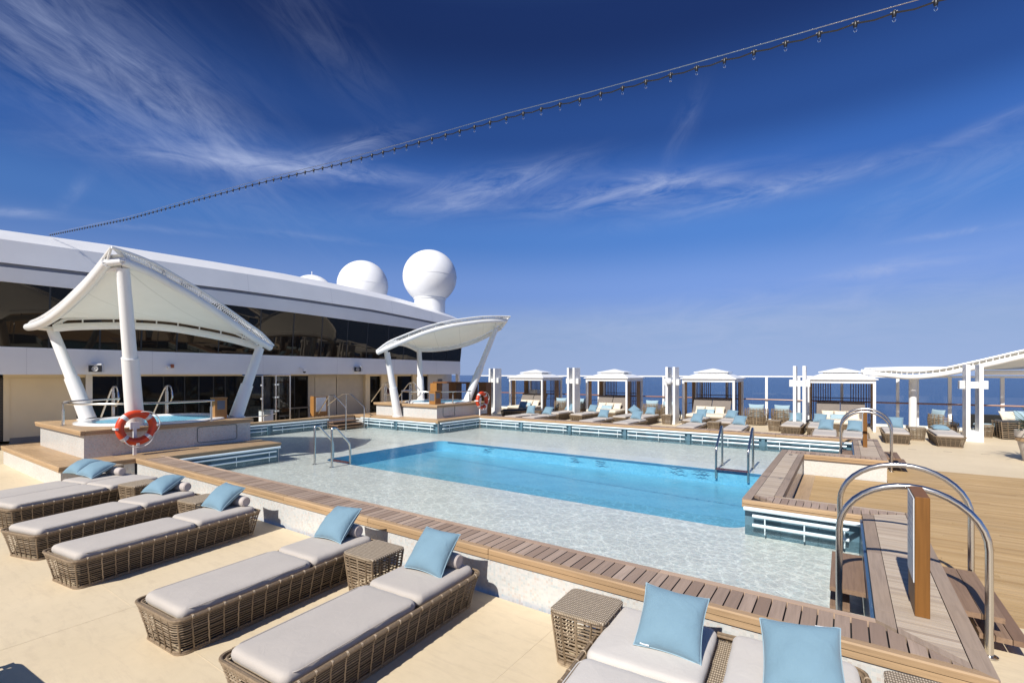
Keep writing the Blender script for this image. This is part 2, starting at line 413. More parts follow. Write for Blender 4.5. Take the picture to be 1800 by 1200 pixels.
CL = [(190, 125, -27, 300, 105, .50), (320, 190, -30, 130, 50, .50), (60, 60, -30, 160, 80, .25), (560, 60, -38, 150, 50, .14), (470, 288, 4, 200, 20, .95), (610, 265, 22, 90, 18, .75), (560, 300, 3, 160, 12, .7), (840, 335, 12, 150, 26, .8), (800, 362, 2, 120, 10, .5),
      (1120, 340, 3, 170, 24, .95), (1350, 335, 5, 200, 18, .65), (1200, 318, -10, 140, 13, .55), (1560, 472, 3, 100, 13, .75), (1760, 212, 10, 80, 11, .5), (25, 373, 8, 45, 8, .9), (1685, 408, 1, 70, 6, .7),
      (130, 340, 60, 40, 10, .25), (1400, 540, 1, 500, 40, .4), (500, 410, 0, 200, 6, .25), (1200, 225, 65, 60, 16, .22), (1700, 300, 20, 160, 45, .3), (1200, 590, 0, 600, 34, .35), (250, 400, 3, 120, 6, .3), (950, 300, 20, 70, 12, .5)]
for i, (u, v, a, L, W, k) in enumerate(CL):
    c = dirof(u, v); right = Vector((0, 0, 1)).cross(c).normalized()*-1; up = right.cross(c).normalized()
    if up.z < 0: up = -up
    if (dirof(u+5, v)-c).dot(right) < 0: right = -right
    ca, sa = math.cos(R(a)), math.sin(R(a))
    t1 = right*ca+up*sa; t2 = up*ca-right*sa
    rr = ((u-900)**2+(v-657)**2+850**2)**.5
    A = math_(n, l, 'MULTIPLY', dot(t1), rr/L); B = math_(n, l, 'MULTIPLY', dot(t2), rr/W)
    g2 = math_(n, l, 'ADD', math_(n, l, 'MULTIPLY', A, A), math_(n, l, 'MULTIPLY', B, B))
    m = math_(n, l, 'POWER', 2.718, math_(n, l, 'MULTIPLY', g2, -1))
    m = math_(n, l, 'MULTIPLY', m, math_(n, l, 'GREATER_THAN', dot(c), 0))
    cx = n.new('ShaderNodeCombineXYZ')
    l.new(math_(n, l, 'MULTIPLY', dot(t1), 3.2), cx.inputs[0]); l.new(math_(n, l, 'MULTIPLY', dot(t2), 11.), cx.inputs[1]); cx.inputs[2].default_value = i*3.7
    ns = noise(n, l, cx.outputs[0], 2.4, 9, .66, 1.3)
    f = n.new('ShaderNodeMapRange'); f.inputs[1].default_value = .36; f.inputs[2].default_value = .74; l.new(ns.outputs['Fac'], f.inputs[0])
    q = math_(n, l, 'MULTIPLY', math_(n, l, 'MULTIPLY', m, f.outputs[0]), k)
    total = q if total is None else math_(n, l, 'ADD', total, q)
total = math_(n, l, 'MINIMUM', math_(n, l, 'MULTIPLY', total, .72), .7)
hs = n.new('ShaderNodeHueSaturation'); hs.inputs['Saturation'].default_value = 1.12; hs.inputs['Value'].default_value = .75; l.new(sky.outputs[0], hs.inputs['Color'])
gm = n.new('ShaderNodeGamma'); gm.inputs['Gamma'].default_value = 1.25; l.new(hs.outputs[0], gm.inputs[0])
sx = n.new('ShaderNodeSeparateXYZ'); l.new(D, sx.inputs[0])
el = math_(n, l, 'MAXIMUM', sx.outputs[2], 0)
rc = n.new('ShaderNodeValToRGB'); rc.color_ramp.interpolation = 'EASE'; e = rc.color_ramp.elements
SK = [(0, (.345, .46, .73)), (.08, (.30, .425, .70)), (.165, (.20, .345, .75)), (.264, (.094, .243, .645)), (.355, (.048, .152, .50)), (.437, (.027, .084, .305)), (.573, (.0135, .036, .145)), (1, (.012, .03, .12))]
while len(e) < len(SK): e.new(.5)
for i, (p, c) in enumerate(SK): e[i].position = p; e[i].color = c4(tuple(x/.11*.086 for x in c))
l.new(el, rc.inputs[0])
hz = n.new('ShaderNodeVectorMath'); hz.operation = 'SCALE'; l.new(rc.outputs[0], hz.inputs[0])
az = n.new('ShaderNodeMapRange'); az.inputs[1].default_value = -.75; az.inputs[2].default_value = .35; az.inputs[3].default_value = 7.6; az.inputs[4].default_value = 10.2; l.new(dot((.824, .566, 0)), az.inputs[0]); l.new(az.outputs[0], hz.inputs['Scale'])
up_ = n.new('ShaderNodeMapRange'); up_.inputs[1].default_value = .60; up_.inputs[2].default_value = .85; l.new(el, up_.inputs[0])
skyc = mixc(n, l, hz.outputs[0], gm.outputs[0], up_.outputs[0])
final = mixc(n, l, skyc, (3.7, 4.3, 6.2), total)
l.new(final, bg.inputs['Color'])
sc.view_settings.view_transform = 'Standard'; sc.view_settings.look = 'None'; sc.view_settings.exposure = .18; sc.view_settings.gamma = 1
sc.render.engine = 'CYCLES'
sc.cycles.max_bounces = 10; sc.cycles.transparent_max_bounces = 24; sc.cycles.caustics_reflective = False; sc.cycles.caustics_refractive = False

# ------------------------------------------------------------------ sea and decks
m = MB(); m.lathe([(12000, 0), (5000, 0), (1500, 0), (300, 0), (40, 0), (1, 0)], 96, cap=False); m.f.append(tuple(range(len(m.v)-96, len(m.v))))
o = m.build('sea', seam); o.location = (0, 0, -30); struct(o)
WZ = .10                                          # water level
# the cream deck leaves out the pool; built as rectangles that butt together
m = MB()
for x0, x1, y0, y1 in ((-60, 25, -14, 4.55), (.85, 25, 4.55, 7.03), (-60, 25, 19.3, 30.4), (.85, 25, 17.12, 19.3), (-60, -20.9, 4.55, 19.3)):
    m.add([(x0, y0, 0), (x1, y0, 0), (x1, y1, 0), (x0, y1, 0)], [(0, 1, 2, 3)])
struct(m.build('deck_floor', deckm))
m = MB()
for i in range(9): x = .9+.92*i; m.box(x, x+.22, 21.55, 21.60, .0005, .003)
dk = [o for o in C.objects if o.name == 'deck_floor'][0]
m.build('drain_slot', plain('drain_brown', (.30, .24, .18), .6), dk)  # row of short brown dashes laid on the deck
m = MB()
for y in (-3.2, -.6, 2.05): m.box(-30, 12, y, y+.006, .0004, .0018)
for x in (-14.2, -10.6, -6.55, -2.45, 1.9, 6.3): m.box(x, x+.006, -12, 4.5, .0004, .0017)
m.build('sheet_seam', plain('seam_tan', (.64, .53, .37), .6), dk)
m = MB(); m.box(-60, 25, 30.40, 30.6, -3, -.002); m.box(-60, 25, 19.4, 30.39, -.6, -.25); struct(m.build('deck_edge', white2))
m = MB(); planks(m, .86, 25, 7.03, 9.29, -.03, .004, 'x', .085, .007, seg=3.4); planks(m, -.86, 25, 9.29, 14.62, -.03, .004, 'x', .085, .007, seg=3.4); planks(m, .86, 25, 14.62, 17.12, -.03, .004, 'x', .085, .007, seg=3.4); td = struct(m.build('teak_deck', teak))
m = MB(); m.box(.86, 25, 7.02, 17.13, -.06, -.012); m.box(-.87, .859, 9.29, 14.63, -.06, -.012); m.build('caulking', caulk, td)
m = MB(); planks(m, -.86, -.60, 9.35, 14.6, -.02, .0085, 'y', .26, .006); m.build('edge_board', fascia_y, td)

# pool basin
m = MB(); FZ = -.06
def flat(mb, x0, x1, y0, y1, z): mb.add([(x0, y0, z), (x1, y0, z), (x1, y1, z), (x0, y1, z)], [(0, 1, 2, 3)])
dx0, dx1, dy0, dy1 = -13.35, -1.39, 9.02, 14.32
rr_ = rrect((dx1-dx0)/2+.3, (dy1-dy0)/2, .45, 8, (dx0+dx1)/2+.3, (dy0+dy1)/2)
hole = [(min(x, dx1+.12), y) for x, y in rr_]
# shelf with the deep opening cut out
bm = bmesh.new()
outer = [(-20.62, 4.9), (.30, 4.9), (.30, 19.0), (-20.62, 19.0)]
vo = [bm.verts.new((x, y, FZ)) for x, y in outer]; eo = [bm.edges.new((vo[i], vo[(i+1) % 4])) for i in range(4)]
hh = []
for p in rrect((dx1-dx0)/2, (dy1-dy0)/2, .4, 8, (dx0+dx1)/2, (dy0+dy1)/2): hh.append(p)
vi = [bm.verts.new((x, y, FZ)) for x, y in hh]; ei = [bm.edges.new((vi[i], vi[(i+1) % len(vi)])) for i in range(len(vi))]
bmesh.ops.triangle_fill(bm, edges=eo+ei, use_beauty=True, use_dissolve=False)
me = bpy.data.meshes.new('pool_floor'); bm.to_mesh(me); bm.free(); me.materials.append(poolf)
for p in me.polygons:
    if p.normal.z < 0: p.flip()
pf = bpy.data.objects.new('pool_floor', me); C.objects.link(pf); struct(pf)
m = MB(); k = len(hh)
m.add([(x, y, FZ-.001) for x, y in hh]+[(x, y, -.44) for x, y in hh], [((i+1) % k, i, i+k, (i+1) % k+k) for i in range(k)]+[tuple(range(k, 2*k))])
dp = m.build('deep_pool_basin', deepm); struct(dp)
m = MB()
plain('drain_blue', (.04, .17, .30), .5)
rd = random.Random(11)
for x in (-10.9, -7.3, -6.4, -4.0, -3.3):
    m = MB()
    for k in range(4):
        z = -.17-.05*k+rd.uniform(-.02, .02); L = rd.uniform(.08, .26); o_ = rd.uniform(-.12, .12); fq = rd.uniform(.7, 1.5)
        m.tube([(x+o_-L+2*L*i/14, 14.312, z+.014*math.sin(i*fq+k*2)+.01*math.sin(i*2.3)) for i in range(15)], [.001+rd.uniform(.004, .012)*math.sin(PI*i/14) for i in range(15)], 5)
    m.build('drain_grille', MATS['drain_blue'], dp)  # wavy dark strips imitate ripple reflections of the water on the wall
m = MB(); m.box(-12.9, -1.5, 14.309, 14.317, -.13, -.07); m.build('waterline_band', MATS['drain_blue'], dp)
m = MB()
NX, NY = 209, 141
m.grid(lambda u, v: (-20.62+20.92*u, 4.9+14.1*v, WZ+.004*math.sin(9*u*20.9*.35+3*math.sin(v*21))*math.sin(v*33+2*math.sin(u*25))), NX, NY)
def wet(f):
    x = sum(m.v[i][0] for i in f)/4; y = sum(m.v[i][1] for i in f)/4
    return not ((x > -1.30 and 8.9 < y < 15.1) or (x < -14.2 and y < 8.0) or (x < -15.0 and y > 15.9))
m.f = [f for f in m.f if wet(f)]
wo = m.build('pool_water', water, smooth=True); struct(wo); wo.data.materials.append(water2)
for p in wo.data.polygons:
    if dx0 < p.center[0] < dx1 and dy0 < p.center[1] < dy1: p.material_index = 1

# ------------------------------------------------------------------ low walls, copings and overflow rails of the pool
def wall_box(par, x0, x1, y0, y1, z1=.40, mat=None, z0=-.10):
    MB().box(x0, x1, y0, y1, z0, z1).build('tiled_wall', mat or tile, par)
def rails(par, p0, p1, nrm, front=.0):
    """three pale tubes with short stubs before a teal recess from p0 to p1 (xy); nrm points at the water"""
    a = Vector((p0[0], p0[1], 0)); b = Vector((p1[0], p1[1], 0)); d = b-a; L = d.length; d.normalize(); nn = Vector((nrm[0], nrm[1], 0))
    back = MB(); back2 = MB()
    q = a+nn*.005; r_ = b+nn*.005
    back.add([(q.x, q.y, -.08), (r_.x, r_.y, -.08), (r_.x, r_.y, .40), (q.x, q.y, .40)], [(0, 1, 2, 3)])
    k = max(1, round(L/2.6)); s = L/k
    blk = MB()
    for i in range(1, k):
        c = a+d*(i*s)
        e = d*.055; f = nn*.10; g = nn*.007
        blk.add([tuple(c-e+g+Vector((0, 0, -.05))), tuple(c+e+g+Vector((0, 0, -.05))), tuple(c+e+f+Vector((0, 0, -.05))), tuple(c-e+f+Vector((0, 0, -.05))),
                 tuple(c-e+g+Vector((0, 0, .375))), tuple(c+e+g+Vector((0, 0, .375))), tuple(c+e+f+Vector((0, 0, .375))), tuple(c-e+f+Vector((0, 0, .375)))],
                [(0, 1, 2, 3), (7, 6, 5, 4), (0, 4, 5, 1), (1, 5, 6, 2), (2, 6, 7, 3), (3, 7, 4, 0)])
    for i in range(k*3): 
        if i % 3: q1 = a+d*(i*s/3)+nn*.007; blk.tube([q1+Vector((0, 0, -.05)), q1+Vector((0, 0, .39))], .006, 4)
    for i in range(k): q1 = a+d*(i*s+s*.18)+nn*.009; q2 = q1+d*s*.16; back2.add([(q1.x, q1.y, .12), (q2.x, q2.y, .12), (q2.x, q2.y, .33), (q1.x, q1.y, .33)], [(0, 1, 2, 3)])
    back.build('recess_panel', teal, par); blk.build('recess_post', teal, par); back2.build('recess_vent', vent_m, par)
    t = MB()
    P0 = a+nn*.12; P1 = b+nn*.12
    t.tube([P0+Vector((0, 0, .400)), P1+Vector((0, 0, .400))], .034, 10)
    for z, rad in ((.297, .026), (.150, .026)):
        for i in range(k):
            u = a+d*(i*s+.13)+nn*.13; v_ = a+d*((i+1)*s-.13)+nn*.13
            t.tube([u+Vector((0, 0, z)), v_+Vector((0, 0, z))], rad, 8)
    for i in range(k):
        for fr in (.2, .55, .88):
            c = a+d*((i+fr)*s)+nn*.13; t.tube([c+Vector((0, 0, .02)), c+Vector((0, 0, .31))], .011, 6)
    t.build('overflow_rail', railw, par, True)
def fascia(par, x0, x1, y0, y1, axis, mat):
    """the two lapped boards of a coping edge: footprint given, lower board narrower"""
    if axis == 'x':
        MBx = MB(); k = max(1, round((x1-x0)/2.05)); s = (x1-x0)/k
        for i in range(k):
            MBx.bbox(x0+i*s+.002, x0+(i+1)*s-.002, y0, y1, .463, .522, .012)
            MBx.box(x0+i*s+.002, x0+(i+1)*s-.002, y0+.008, y1-.008, .402, .455)
        MBx.build('edge_board', mat, par)
    else:
        MBx = MB(); k = max(1, round((y1-y0)/2.3)); s = (y1-y0)/k
        for i in range(k):
            MBx.bbox(x0, x1, y0+i*s+.002, y0+(i+1)*s-.002, .463, .522, .012)
            MBx.box(x0+.008, x1-.008, y0+i*s+.002, y0+(i+1)*s-.002, .402, .455)
        MBx.build('edge_board', mat, par)
Z0, Z1 = .47, .519
CX0, CX1 = .22, .875
# near wall
t = thing('pool_wall', 'low mosaic wall with wooden coping between the front loungers and the pool', 'pool wall', (-7, 4.85, 0))
wall_box(t, -14.38, .84, 4.60, 5.10)
MB().box(-14.40, .86, 4.585, 5.12, .40, .468).build('caulking', caulk, t)
diag = (5.13-4.57)/(CX0-CX1)                       # mitre line from (CX0,5.13) to (CX1,4.57)
a_, b_ = -diag, 1.0; c0 = b_*5.13+a_*CX0
fascia(t, -14.4, CX1, 4.57, 4.66, 'x', fascia_x)
m = MB(); planks(m, -14.4, CX1, 4.664, 5.06, Z0, Z1, 'y', .118, .0125, [(a_, b_, c0-.045*math.hypot(a_, b_))]); m.build('plank', coping_y, t)
m = MB(); k = 8
for i in range(k):
    x0 = -14.4+i*(14.4+CX0)/k; x1 = -14.4+(i+1)*(14.4+CX0)/k
    poly = [(x0+.002, 5.064), (x1-.002, 5.064), (x1-.002, 5.14), (x0+.002, 5.14)]
    m.prism(poly, .41, .522)
m.build('edge_board', coping_x, t)
MB().add([(-14.3, 5.13, -.1), (.2, 5.13, -.1), (.2, 5.13, .42), (-14.3, 5.13, .42)], [(0, 1, 2, 3), (3, 2, 1, 0)]).build('recess_panel', teal, t)
# right wall with stairs
t = thing('pool_wall', 'wooden walkway wall between the pool corner and the curved handrails on the right', 'pool wall', (.55, 7, 0))
wall_box(t, CX0+.03, CX1-.03, 5.16, 9.28)
m = MB(); m.prism([(CX0+.005, 5.14), (CX1-.01, 4.60), (CX1-.01, 9.28), (CX0+.005, 9.28)], .399, .466); m.build('caulking', caulk, t)
m = MB(); h2 = math.hypot(a_, b_)
planks(m, CX0, CX0+.135, 5.0, 8.9, .40, .522, 'y', .135, .002, [(-a_, -b_, -(c0+.0*h2))], seg=1.7)
planks(m, CX1-.125, CX1, 4.57, 9.32, .40, .522, 'y', .125, .002, [(-a_, -b_, -(c0-.0*h2))], seg=2.1)
m.build('edge_board', board_y, t)
m = MB(); planks(m, CX0+.14, CX1-.13, 4.6, 9.3, Z0, Z1, 'x', .05, .007, [(-a_, -b_, -(c0+.05*h2)), ((9.3-8.9)/(CX1-CX0)*-1, 1, 8.9-(9.3-8.9)/(CX1-CX0)*CX0-.03)]); m.build('slat', coping_x2, t)
m = MB(); m.prism(clip(clip([(CX0-.3, 4.3), (CX1+.3, 4.3), (CX1+.3, 5.5), (CX0-.3, 5.5)], a_, b_, c0+.045*h2), -a_, -b_, -(c0-.04*h2)), Z0, .5205)
mm = MB(); pol = clip(clip(clip(clip([(CX0-.3, 4.3), (CX1+.3, 4.3), (CX1+.3, 5.5), (CX0-.3, 5.5)], a_, b_, c0+.045*h2), -a_, -b_, -(c0-.04*h2)), 1, 0, CX1-.13), -1, 0, -(CX0+.14))
mm.prism(pol, Z0, .5215); mm.build('mitre_board', board_y, t)
MB().box(CX0-.03, CX0-.002, 5.14, 8.75, -.08, .47).build('recess_panel', plain('navy_panel', (.05, .10, .18), .3), t)
# island wall round the teak recess: front, left and back strips
t = thing('pool_wall', 'low L shaped wooden wall jutting into the deep pool around the teak recess', 'pool wall', (-1.1, 11, 0))
wall_box(t, -1.36, CX0+.03, 8.82, 9.30); wall_box(t, -1.36, -.89, 9.30, 15.15); wall_box(t, -.89, CX1-.03, 14.66, 15.15, mat=tilef)
MB().box(-1.36, CX1-.01, 8.80, 9.31, .40, .466).build('caulking', caulk, t)
MB().box(-1.37, -.875, 9.312, 14.62, .40, .466).build('caulking', caulk, t)
MB().box(-1.37, CX1-.01, 14.622, 15.16, .40, .466).build('caulking', caulk, t)
fascia(t, -1.40, CX0-.002, 8.76, 8.84, 'x', fascia_x)
m = MB(); planks(m, -1.39, CX1-.13, 8.844, 9.27, Z0, Z1, 'y', .105, .009, [((9.3-8.9)/(CX1-CX0), -1, -(8.9-(9.3-8.9)/(CX1-CX0)*CX0)), (-.53, -.53, -.53*(-1.39+9.33))] ) ; m.build('plank', coping_y, t)
m = MB(); m.box(-.86, CX1-.13, 9.274, 9.33, .41, .521); m.build('inner_board', coping_x2, t)
m = MB()
planks(m, -1.41, -1.27, 8.846, 15.2, .40, .5215, 'y', .14, .002, [(.53, -.53, .53*(-1.27-8.80))], seg=2.2); planks(m, -.98, -.86, 9.335, 14.6, .40, .5215, 'y', .12, .002, seg=2.2); m.build('edge_board', board_y, t)
m = MB(); planks(m, -1.265, -.985, 8.95, 14.62, Z0, Z1, 'x', .052, .006, [(-.53, -.53, -.53*(-1.39+9.42))]); m.build('slat', coping_x2, t)
fascia(t, -.858, CX1, 14.60, 14.68, 'x', fascia_x)
m = MB(); planks(m, -1.265, CX1-.01, 14.684, 15.12, Z0, Z1, 'y', .105, .009); m.build('plank', coping_y, t)
m = MB(); planks(m, -1.265, CX0, 15.125, 15.20, .41, .521, 'x', .075, .002, seg=2); m.build('inner_board', coping_x, t)
m = MB(); m.box(-1.18, -1.10, 14.3, 14.42, .5195, .5225); m.build('lifting_slot', caulk, t)
rails(t, (-1.36, 8.82), (CX0-.03, 8.82), (0, -1))
MB().box(-1.0, -.885, 14.45, 14.655, 0.006, .38).build('corner_block', tilef, t)
MB().add([(-.888, 9.3, 0), (-.888, 14.66, 0), (-.888, 14.66, .41), (-.888, 9.3, .41)], [(0, 1, 2, 3)]).build('inner_face', tilef, t)
# right strip beyond the recess
t = thing('pool_wall', 'wooden walkway wall under the smaller pair of curved handrails', 'pool wall', (.55, 17, 0))
wall_box(t, CX0+.03, CX1-.03, 15.16, 18.74); MB().box(CX0+.005, CX1-.01, 15.17, 18.75, .40, .466).build('caulking', caulk, t)
m = MB(); planks(m, CX0, CX0+.13, 15.205, 18.75, .40, .522, 'y', .13, .002, seg=1.8); planks(m, CX1-.125, CX1, 15.125, 19.3, .40, .522, 'y', .125, .002, seg=2.1); m.build('edge_board', board_y, t)
m = MB(); planks(m, CX0+.135, CX1-.13, 15.13, 18.75, Z0, Z1, 'x', .055, .006); m.build('slat', coping_x2, t)
MB().box(CX0-.03, CX0-.002, 15.21, 18.7, -.08, .47).build('recess_panel', MATS['navy_panel'], t)
# far wall
t = thing('pool_wall', 'long far pool wall with wooden coping in front of the cabana loungers', 'pool wall', (-7, 19, 0))
wall_box(t, -14.85, CX1-.03, 18.80, 19.28); MB().box(-14.86, CX1-.13, 18.79, 19.29, .40, .466).build('caulking', caulk, t)
fascia(t, -14.86, CX0, 18.75, 18.84, 'x', fascia_x)
m = MB(); planks(m, -14.86, CX1-.13, 18.844, 19.25, Z0, Z1, 'y', .118, .011); m.build('plank', coping_y, t)
m = MB(); planks(m, -14.86, CX1-.13, 19.254, 19.32, .41, .521, 'x', .07, .002, seg=2); m.build('inner_board', coping_x, t)
rails(t, (-14.82, 18.80), (CX0-.03, 18.80), (0, -1))
# left alcove wall along x=-20.6
t = thing('pool_wall', 'shaded pool wall with blue rails below the dark deck bar windows', 'pool wall', (-20.8, 12, 0))
wall_box(t, -21.05, -20.60, 8.3, 15.75); m = MB(); planks(m, -21.1, -20.56, 8.3, 15.75, .41, Z1, 'y', .135, .006, seg=2.4); m.build('plank', fascia_y, t)
rails(t, (-20.60, 8.4), (-20.60, 14.2), (1, 0))
m = MB()
for i, (x1, z) in enumerate(((-20.1, .30), (-19.75, .17), (-19.5, .06))): planks(m, -20.56, x1, 14.2, 15.7, z-.05, z, 'y', .11, .006)
m.build('step', treadw, t)

# ------------------------------------------------------------------ hot tub platforms
def tubring(m, cx, cy, rx, ry, z, r, n=40, a0=0, a1=360):
    pts = [(cx+rx*math.cos(R(a0+(a1-a0)*i/n)), cy+ry*math.sin(R(a0+(a1-a0)*i/n)), z) for i in range(n+(0 if a1-a0 == 360 else 1))]
    m.tube(pts, r, 8, closed=(a1-a0 == 360))
def platform(label, lo, hi, top, tz, railside):
    """lo = lower step rectangle, hi = raised block rectangle"""
    t = thing('tub_platform', label, 'tub platform', ((hi[0]+hi[1])/2, (hi[2]+hi[3])/2, 0))
    wall_box(t, lo[0]+.05, lo[1]-.05, lo[2]+.05, lo[3]-.05, .41, z0=-.1)
    m = MB(); planks(m, lo[0], lo[1]-.10, lo[2]+.10, lo[3], .47, .52, 'x', .26, .005, seg=1.1); m.build('plank', fascia_x, t)
    m = MB(); m.bbox(lo[0]-.01, lo[1]-.104, lo[2], lo[2]+.095, .463, .523, .01); m.box(lo[0], lo[1]-.104, lo[2]+.008, lo[2]+.09, .405, .456)
    m.bbox(lo[1]-.10, lo[1], lo[2], lo[3], .463, .523, .01); m.box(lo[1]-.10, lo[1]-.008, lo[2], lo[3], .405, .456); m.build('edge_board', fascia_x, t)
    MB().box(lo[0]+.02, lo[1]-.03, lo[2]+.03, lo[3]-.02, .41, .466).build('caulking', caulk, t)
    MB().box(hi[0], hi[1], hi[2], hi[3], .521, tz-.12).build('tiled_block', tile, t)
    m = MB(); planks(m, hi[0]-.1, hi[1], hi[2], hi[3]+.05, tz-.05, tz, 'x', .13, .004, seg=1.7); m.build('plank', fascia_x, t)
    m = MB(); m.bbox(hi[0]-.12, hi[1]+.10, hi[2]-.10, hi[2]-.004, tz-.06, tz+.004, .012); m.box(hi[0]-.1, hi[1]+.09, hi[2]-.09, hi[2]-.006, tz-.115, tz-.066)
    m.bbox(hi[1]+.004, hi[1]+.10, hi[2]-.002, hi[3]+.05, tz-.06, tz+.004, .012); m.box(hi[1]+.003, hi[1]+.09, hi[2]-.002, hi[3]+.05, tz-.115, tz-.066); m.build('edge_board', fascia_x, t)
    return t
tp1 = platform('large tiled hot tub platform on the left with wooden steps and tiled sides', (-20.1, -14.4, 3.15, 4.62), (-19.3, -15.37, 3.83, 7.86), 0, 1.21, 0)
tp1b = MB(); planks(tp1b, -15.36, -14.06, 4.63, 8.12, .47, .52, 'y', .13, .005, seg=1.9); tp1b.build('plank', fascia_y, tp1)
MB().box(-15.36, -14.10, 4.64, 8.06, -.1, .41).build('tiled_wall', tile, tp1)
m = MB(); m.bbox(-14.16, -14.06, 4.66, 8.13, .463, .5225, .01); m.box(-14.14, -14.07, 5.14, 8.1, .405, .456); m.build('edge_board', fascia_y, tp1)
MB().box(-15.36, -14.12, 4.65, 8.05, .41, .466).build('caulking', caulk, tp1)
rails(tp1, (-14.10, 5.2), (-14.10, 8.04), (1, 0))
m = MB(); rp = rrect(.55, .25, .08, 5)
m.tube([(-15.358, 6.9+y*1.0, .84+z*.9) for y, z in rp], .008, 6, closed=True); m.build('access_hatch', plain('hatch_green', (.12, .17, .16), .5), tp1, True)
MB().box(-21.0, -19.31, 4.66, 8.28, -.1, .40).build('tiled_wall', tile, tp1)
tp2 = platform('far tiled hot tub platform beside the far end of the ship building', (-20.9, -14.84, 15.79, 19.3), (-19.75, -15.54, 16.48, 20.3), 0, 1.152, 0)
rails(tp2, (-20.0, 15.84), (-14.89, 15.84), (0, -1)); rails(tp2, (-14.89, 15.9), (-14.89, 18.78), (1, 0))
m = MB(); m.tube([(-15.528, 17.3+y*.75, .82+z*.9) for y, z in rp], .01, 6, closed=True); m.build('access_hatch', MATS['hatch_green'], tp2, True)
m = MB(); m.box(-18.02, -17.78, 16.465, 16.478, .525, 1.03); m.build('dark_slot', plain('shadow_grey', (.30, .29, .28), .7), tp2)  # shadow painted as a grey strip on the block front

def hot_tub(label, cx, cy, rx, ry, z):
    t = thing('hot_tub', label, 'hot tub', (cx, cy, z))
    m = MB(); m.lathe([(1.0, .0), (1.0, .035), (.97, .06), (.90, .065), (.84, .05), (.80, .0)], 56, (cx, cy, z+.004), rx, ry, cap=False); m.build('tub_shell', plain('tub_white', (.82, .82, .82), .2), t, True)
    m = MB(); m.lathe([(.80, .010), (.4, .004), (.001, .003)], 48, (cx, cy, z+.004), rx, ry, cap=False); m.build('tub_basin', plain('tub_blue', (.34, .66, .82), .3), t, True)
    m = MB(); m.lathe([(.805, .034), (.4, .034), (.001, .034)], 48, (cx, cy, z), rx, ry, cap=False); m.build('tub_water', tubwater, t)
    return t
hot_tub('round white hot tub with clear blue water on the left platform', -17.05, 5.95, 1.75, 1.9, 1.215)
hot_tub('round white hot tub on the far platform beside the deck lockers', -17.35, 18.5, 1.65, 1.75, 1.157)
def tub_rail(label, cx, cy, rx, ry, z, a0, a1, h, posts):
    t = thing('tub_handrail', label, 'handrail', (cx, cy, z))
    m = MB(); tubring(m, cx, cy, rx, ry, z+h, .028, 48, a0, a1); m.build('top_rail', steel, t, True)
    for a in posts:
        x, y = cx+rx*math.cos(R(a)), cy+ry*math.sin(R(a))
        m = MB(); m.tube([(x, y, z), (x, y, z+h*.72)], .034, 8); m.tube([(x, y, z+h*.7), (x, y, z+h)], .016, 6); m.lathe([(.06, 0), (.06, .015)], 12, (x, y, z)); m.build('post', steel, t, True)
    return t
tub_rail('curved steel handrail round the near side of the left hot tub', -17.1, 5.95, 1.85, 2.08, 1.214, 190, 385, .60, (262, 325, 22))
tub_rail('curved steel handrail round the front of the far hot tub', -17.35, 18.45, 1.72, 1.9, 1.156, 185, 385, .58, (225, 268, 340, 380))
def stair_hoop(label, x, y, z, dirx, L=1.25, hh=.98):
    t = thing('step_handrail', label, 'handrail', (x, y, z), group='tub stair handrails')
    pts = fillet([(x-dirx*L*.95, y, z-.05), (x, y, z+hh), (x+dirx*.5, y, z+hh), (x+dirx*.62, y, z+hh*.55), (x+dirx*.35, y, z+hh*.36), (x+dirx*.05, y, z+hh*.36)], .26, 7)
    m = MB(); m.tube(pts, .027, 8); m.build('hoop', steel, t, True)
    for d in (.02, .14):
        m = MB(); m.tube([(x+dirx*d, y, z-.3), (x+dirx*d, y, z+hh*.8)], .032, 8); m.tube([(x+dirx*d, y, z+hh*.8), (x+dirx*d, y, z+hh)], .016, 8); m.build('post', steel, t, True)
stair_hoop('steel stair handrail left of the front canopy column', -19.6, 5.6, 1.21, .9)
stair_hoop('steel stair handrail right of the front canopy column', -19.6, 7.1, 1.21, .9)
stair_hoop('steel stair handrail left of the far middle canopy column', -20.2, 17.4, 1.15, .9)
stair_hoop('steel stair handrail right of the far middle canopy column', -20.0, 19.0, 1.15, .9)

def litter(label, x, y, z, w, d, h):
    t = thing('wooden_bin', label, 'bin', (x, y, z))
    MB().bbox(x-w/2, x+w/2, y-d/2, y+d/2, z, z+h-.04, .01).build('body', postw, t)
    MB().bbox(x-w/2-.012, x+w/2+.012, y-d/2-.012, y+d/2+.012, z+h-.038, z+h, .008).build('lid', postw, t)
    MB().box(x+w/2+.001, x+w/2+.008, y-d*.3, y+d*.3, z+h*.45, z+h*.85).build('panel', slot, t)
    return t
litter('honey coloured wooden box at the right end of the left hot tub', -15.95, 7.2, 1.215, .26, .36, .66)
b2 = litter('honey coloured wooden box at the corner of the far hot tub', -16.2, 17.05, 1.157, .40, .40, .62)
MB().box(-16.36, -16.04, 16.842, 16.848, 1.32, 1.66).build('front_panel', slot, b2)

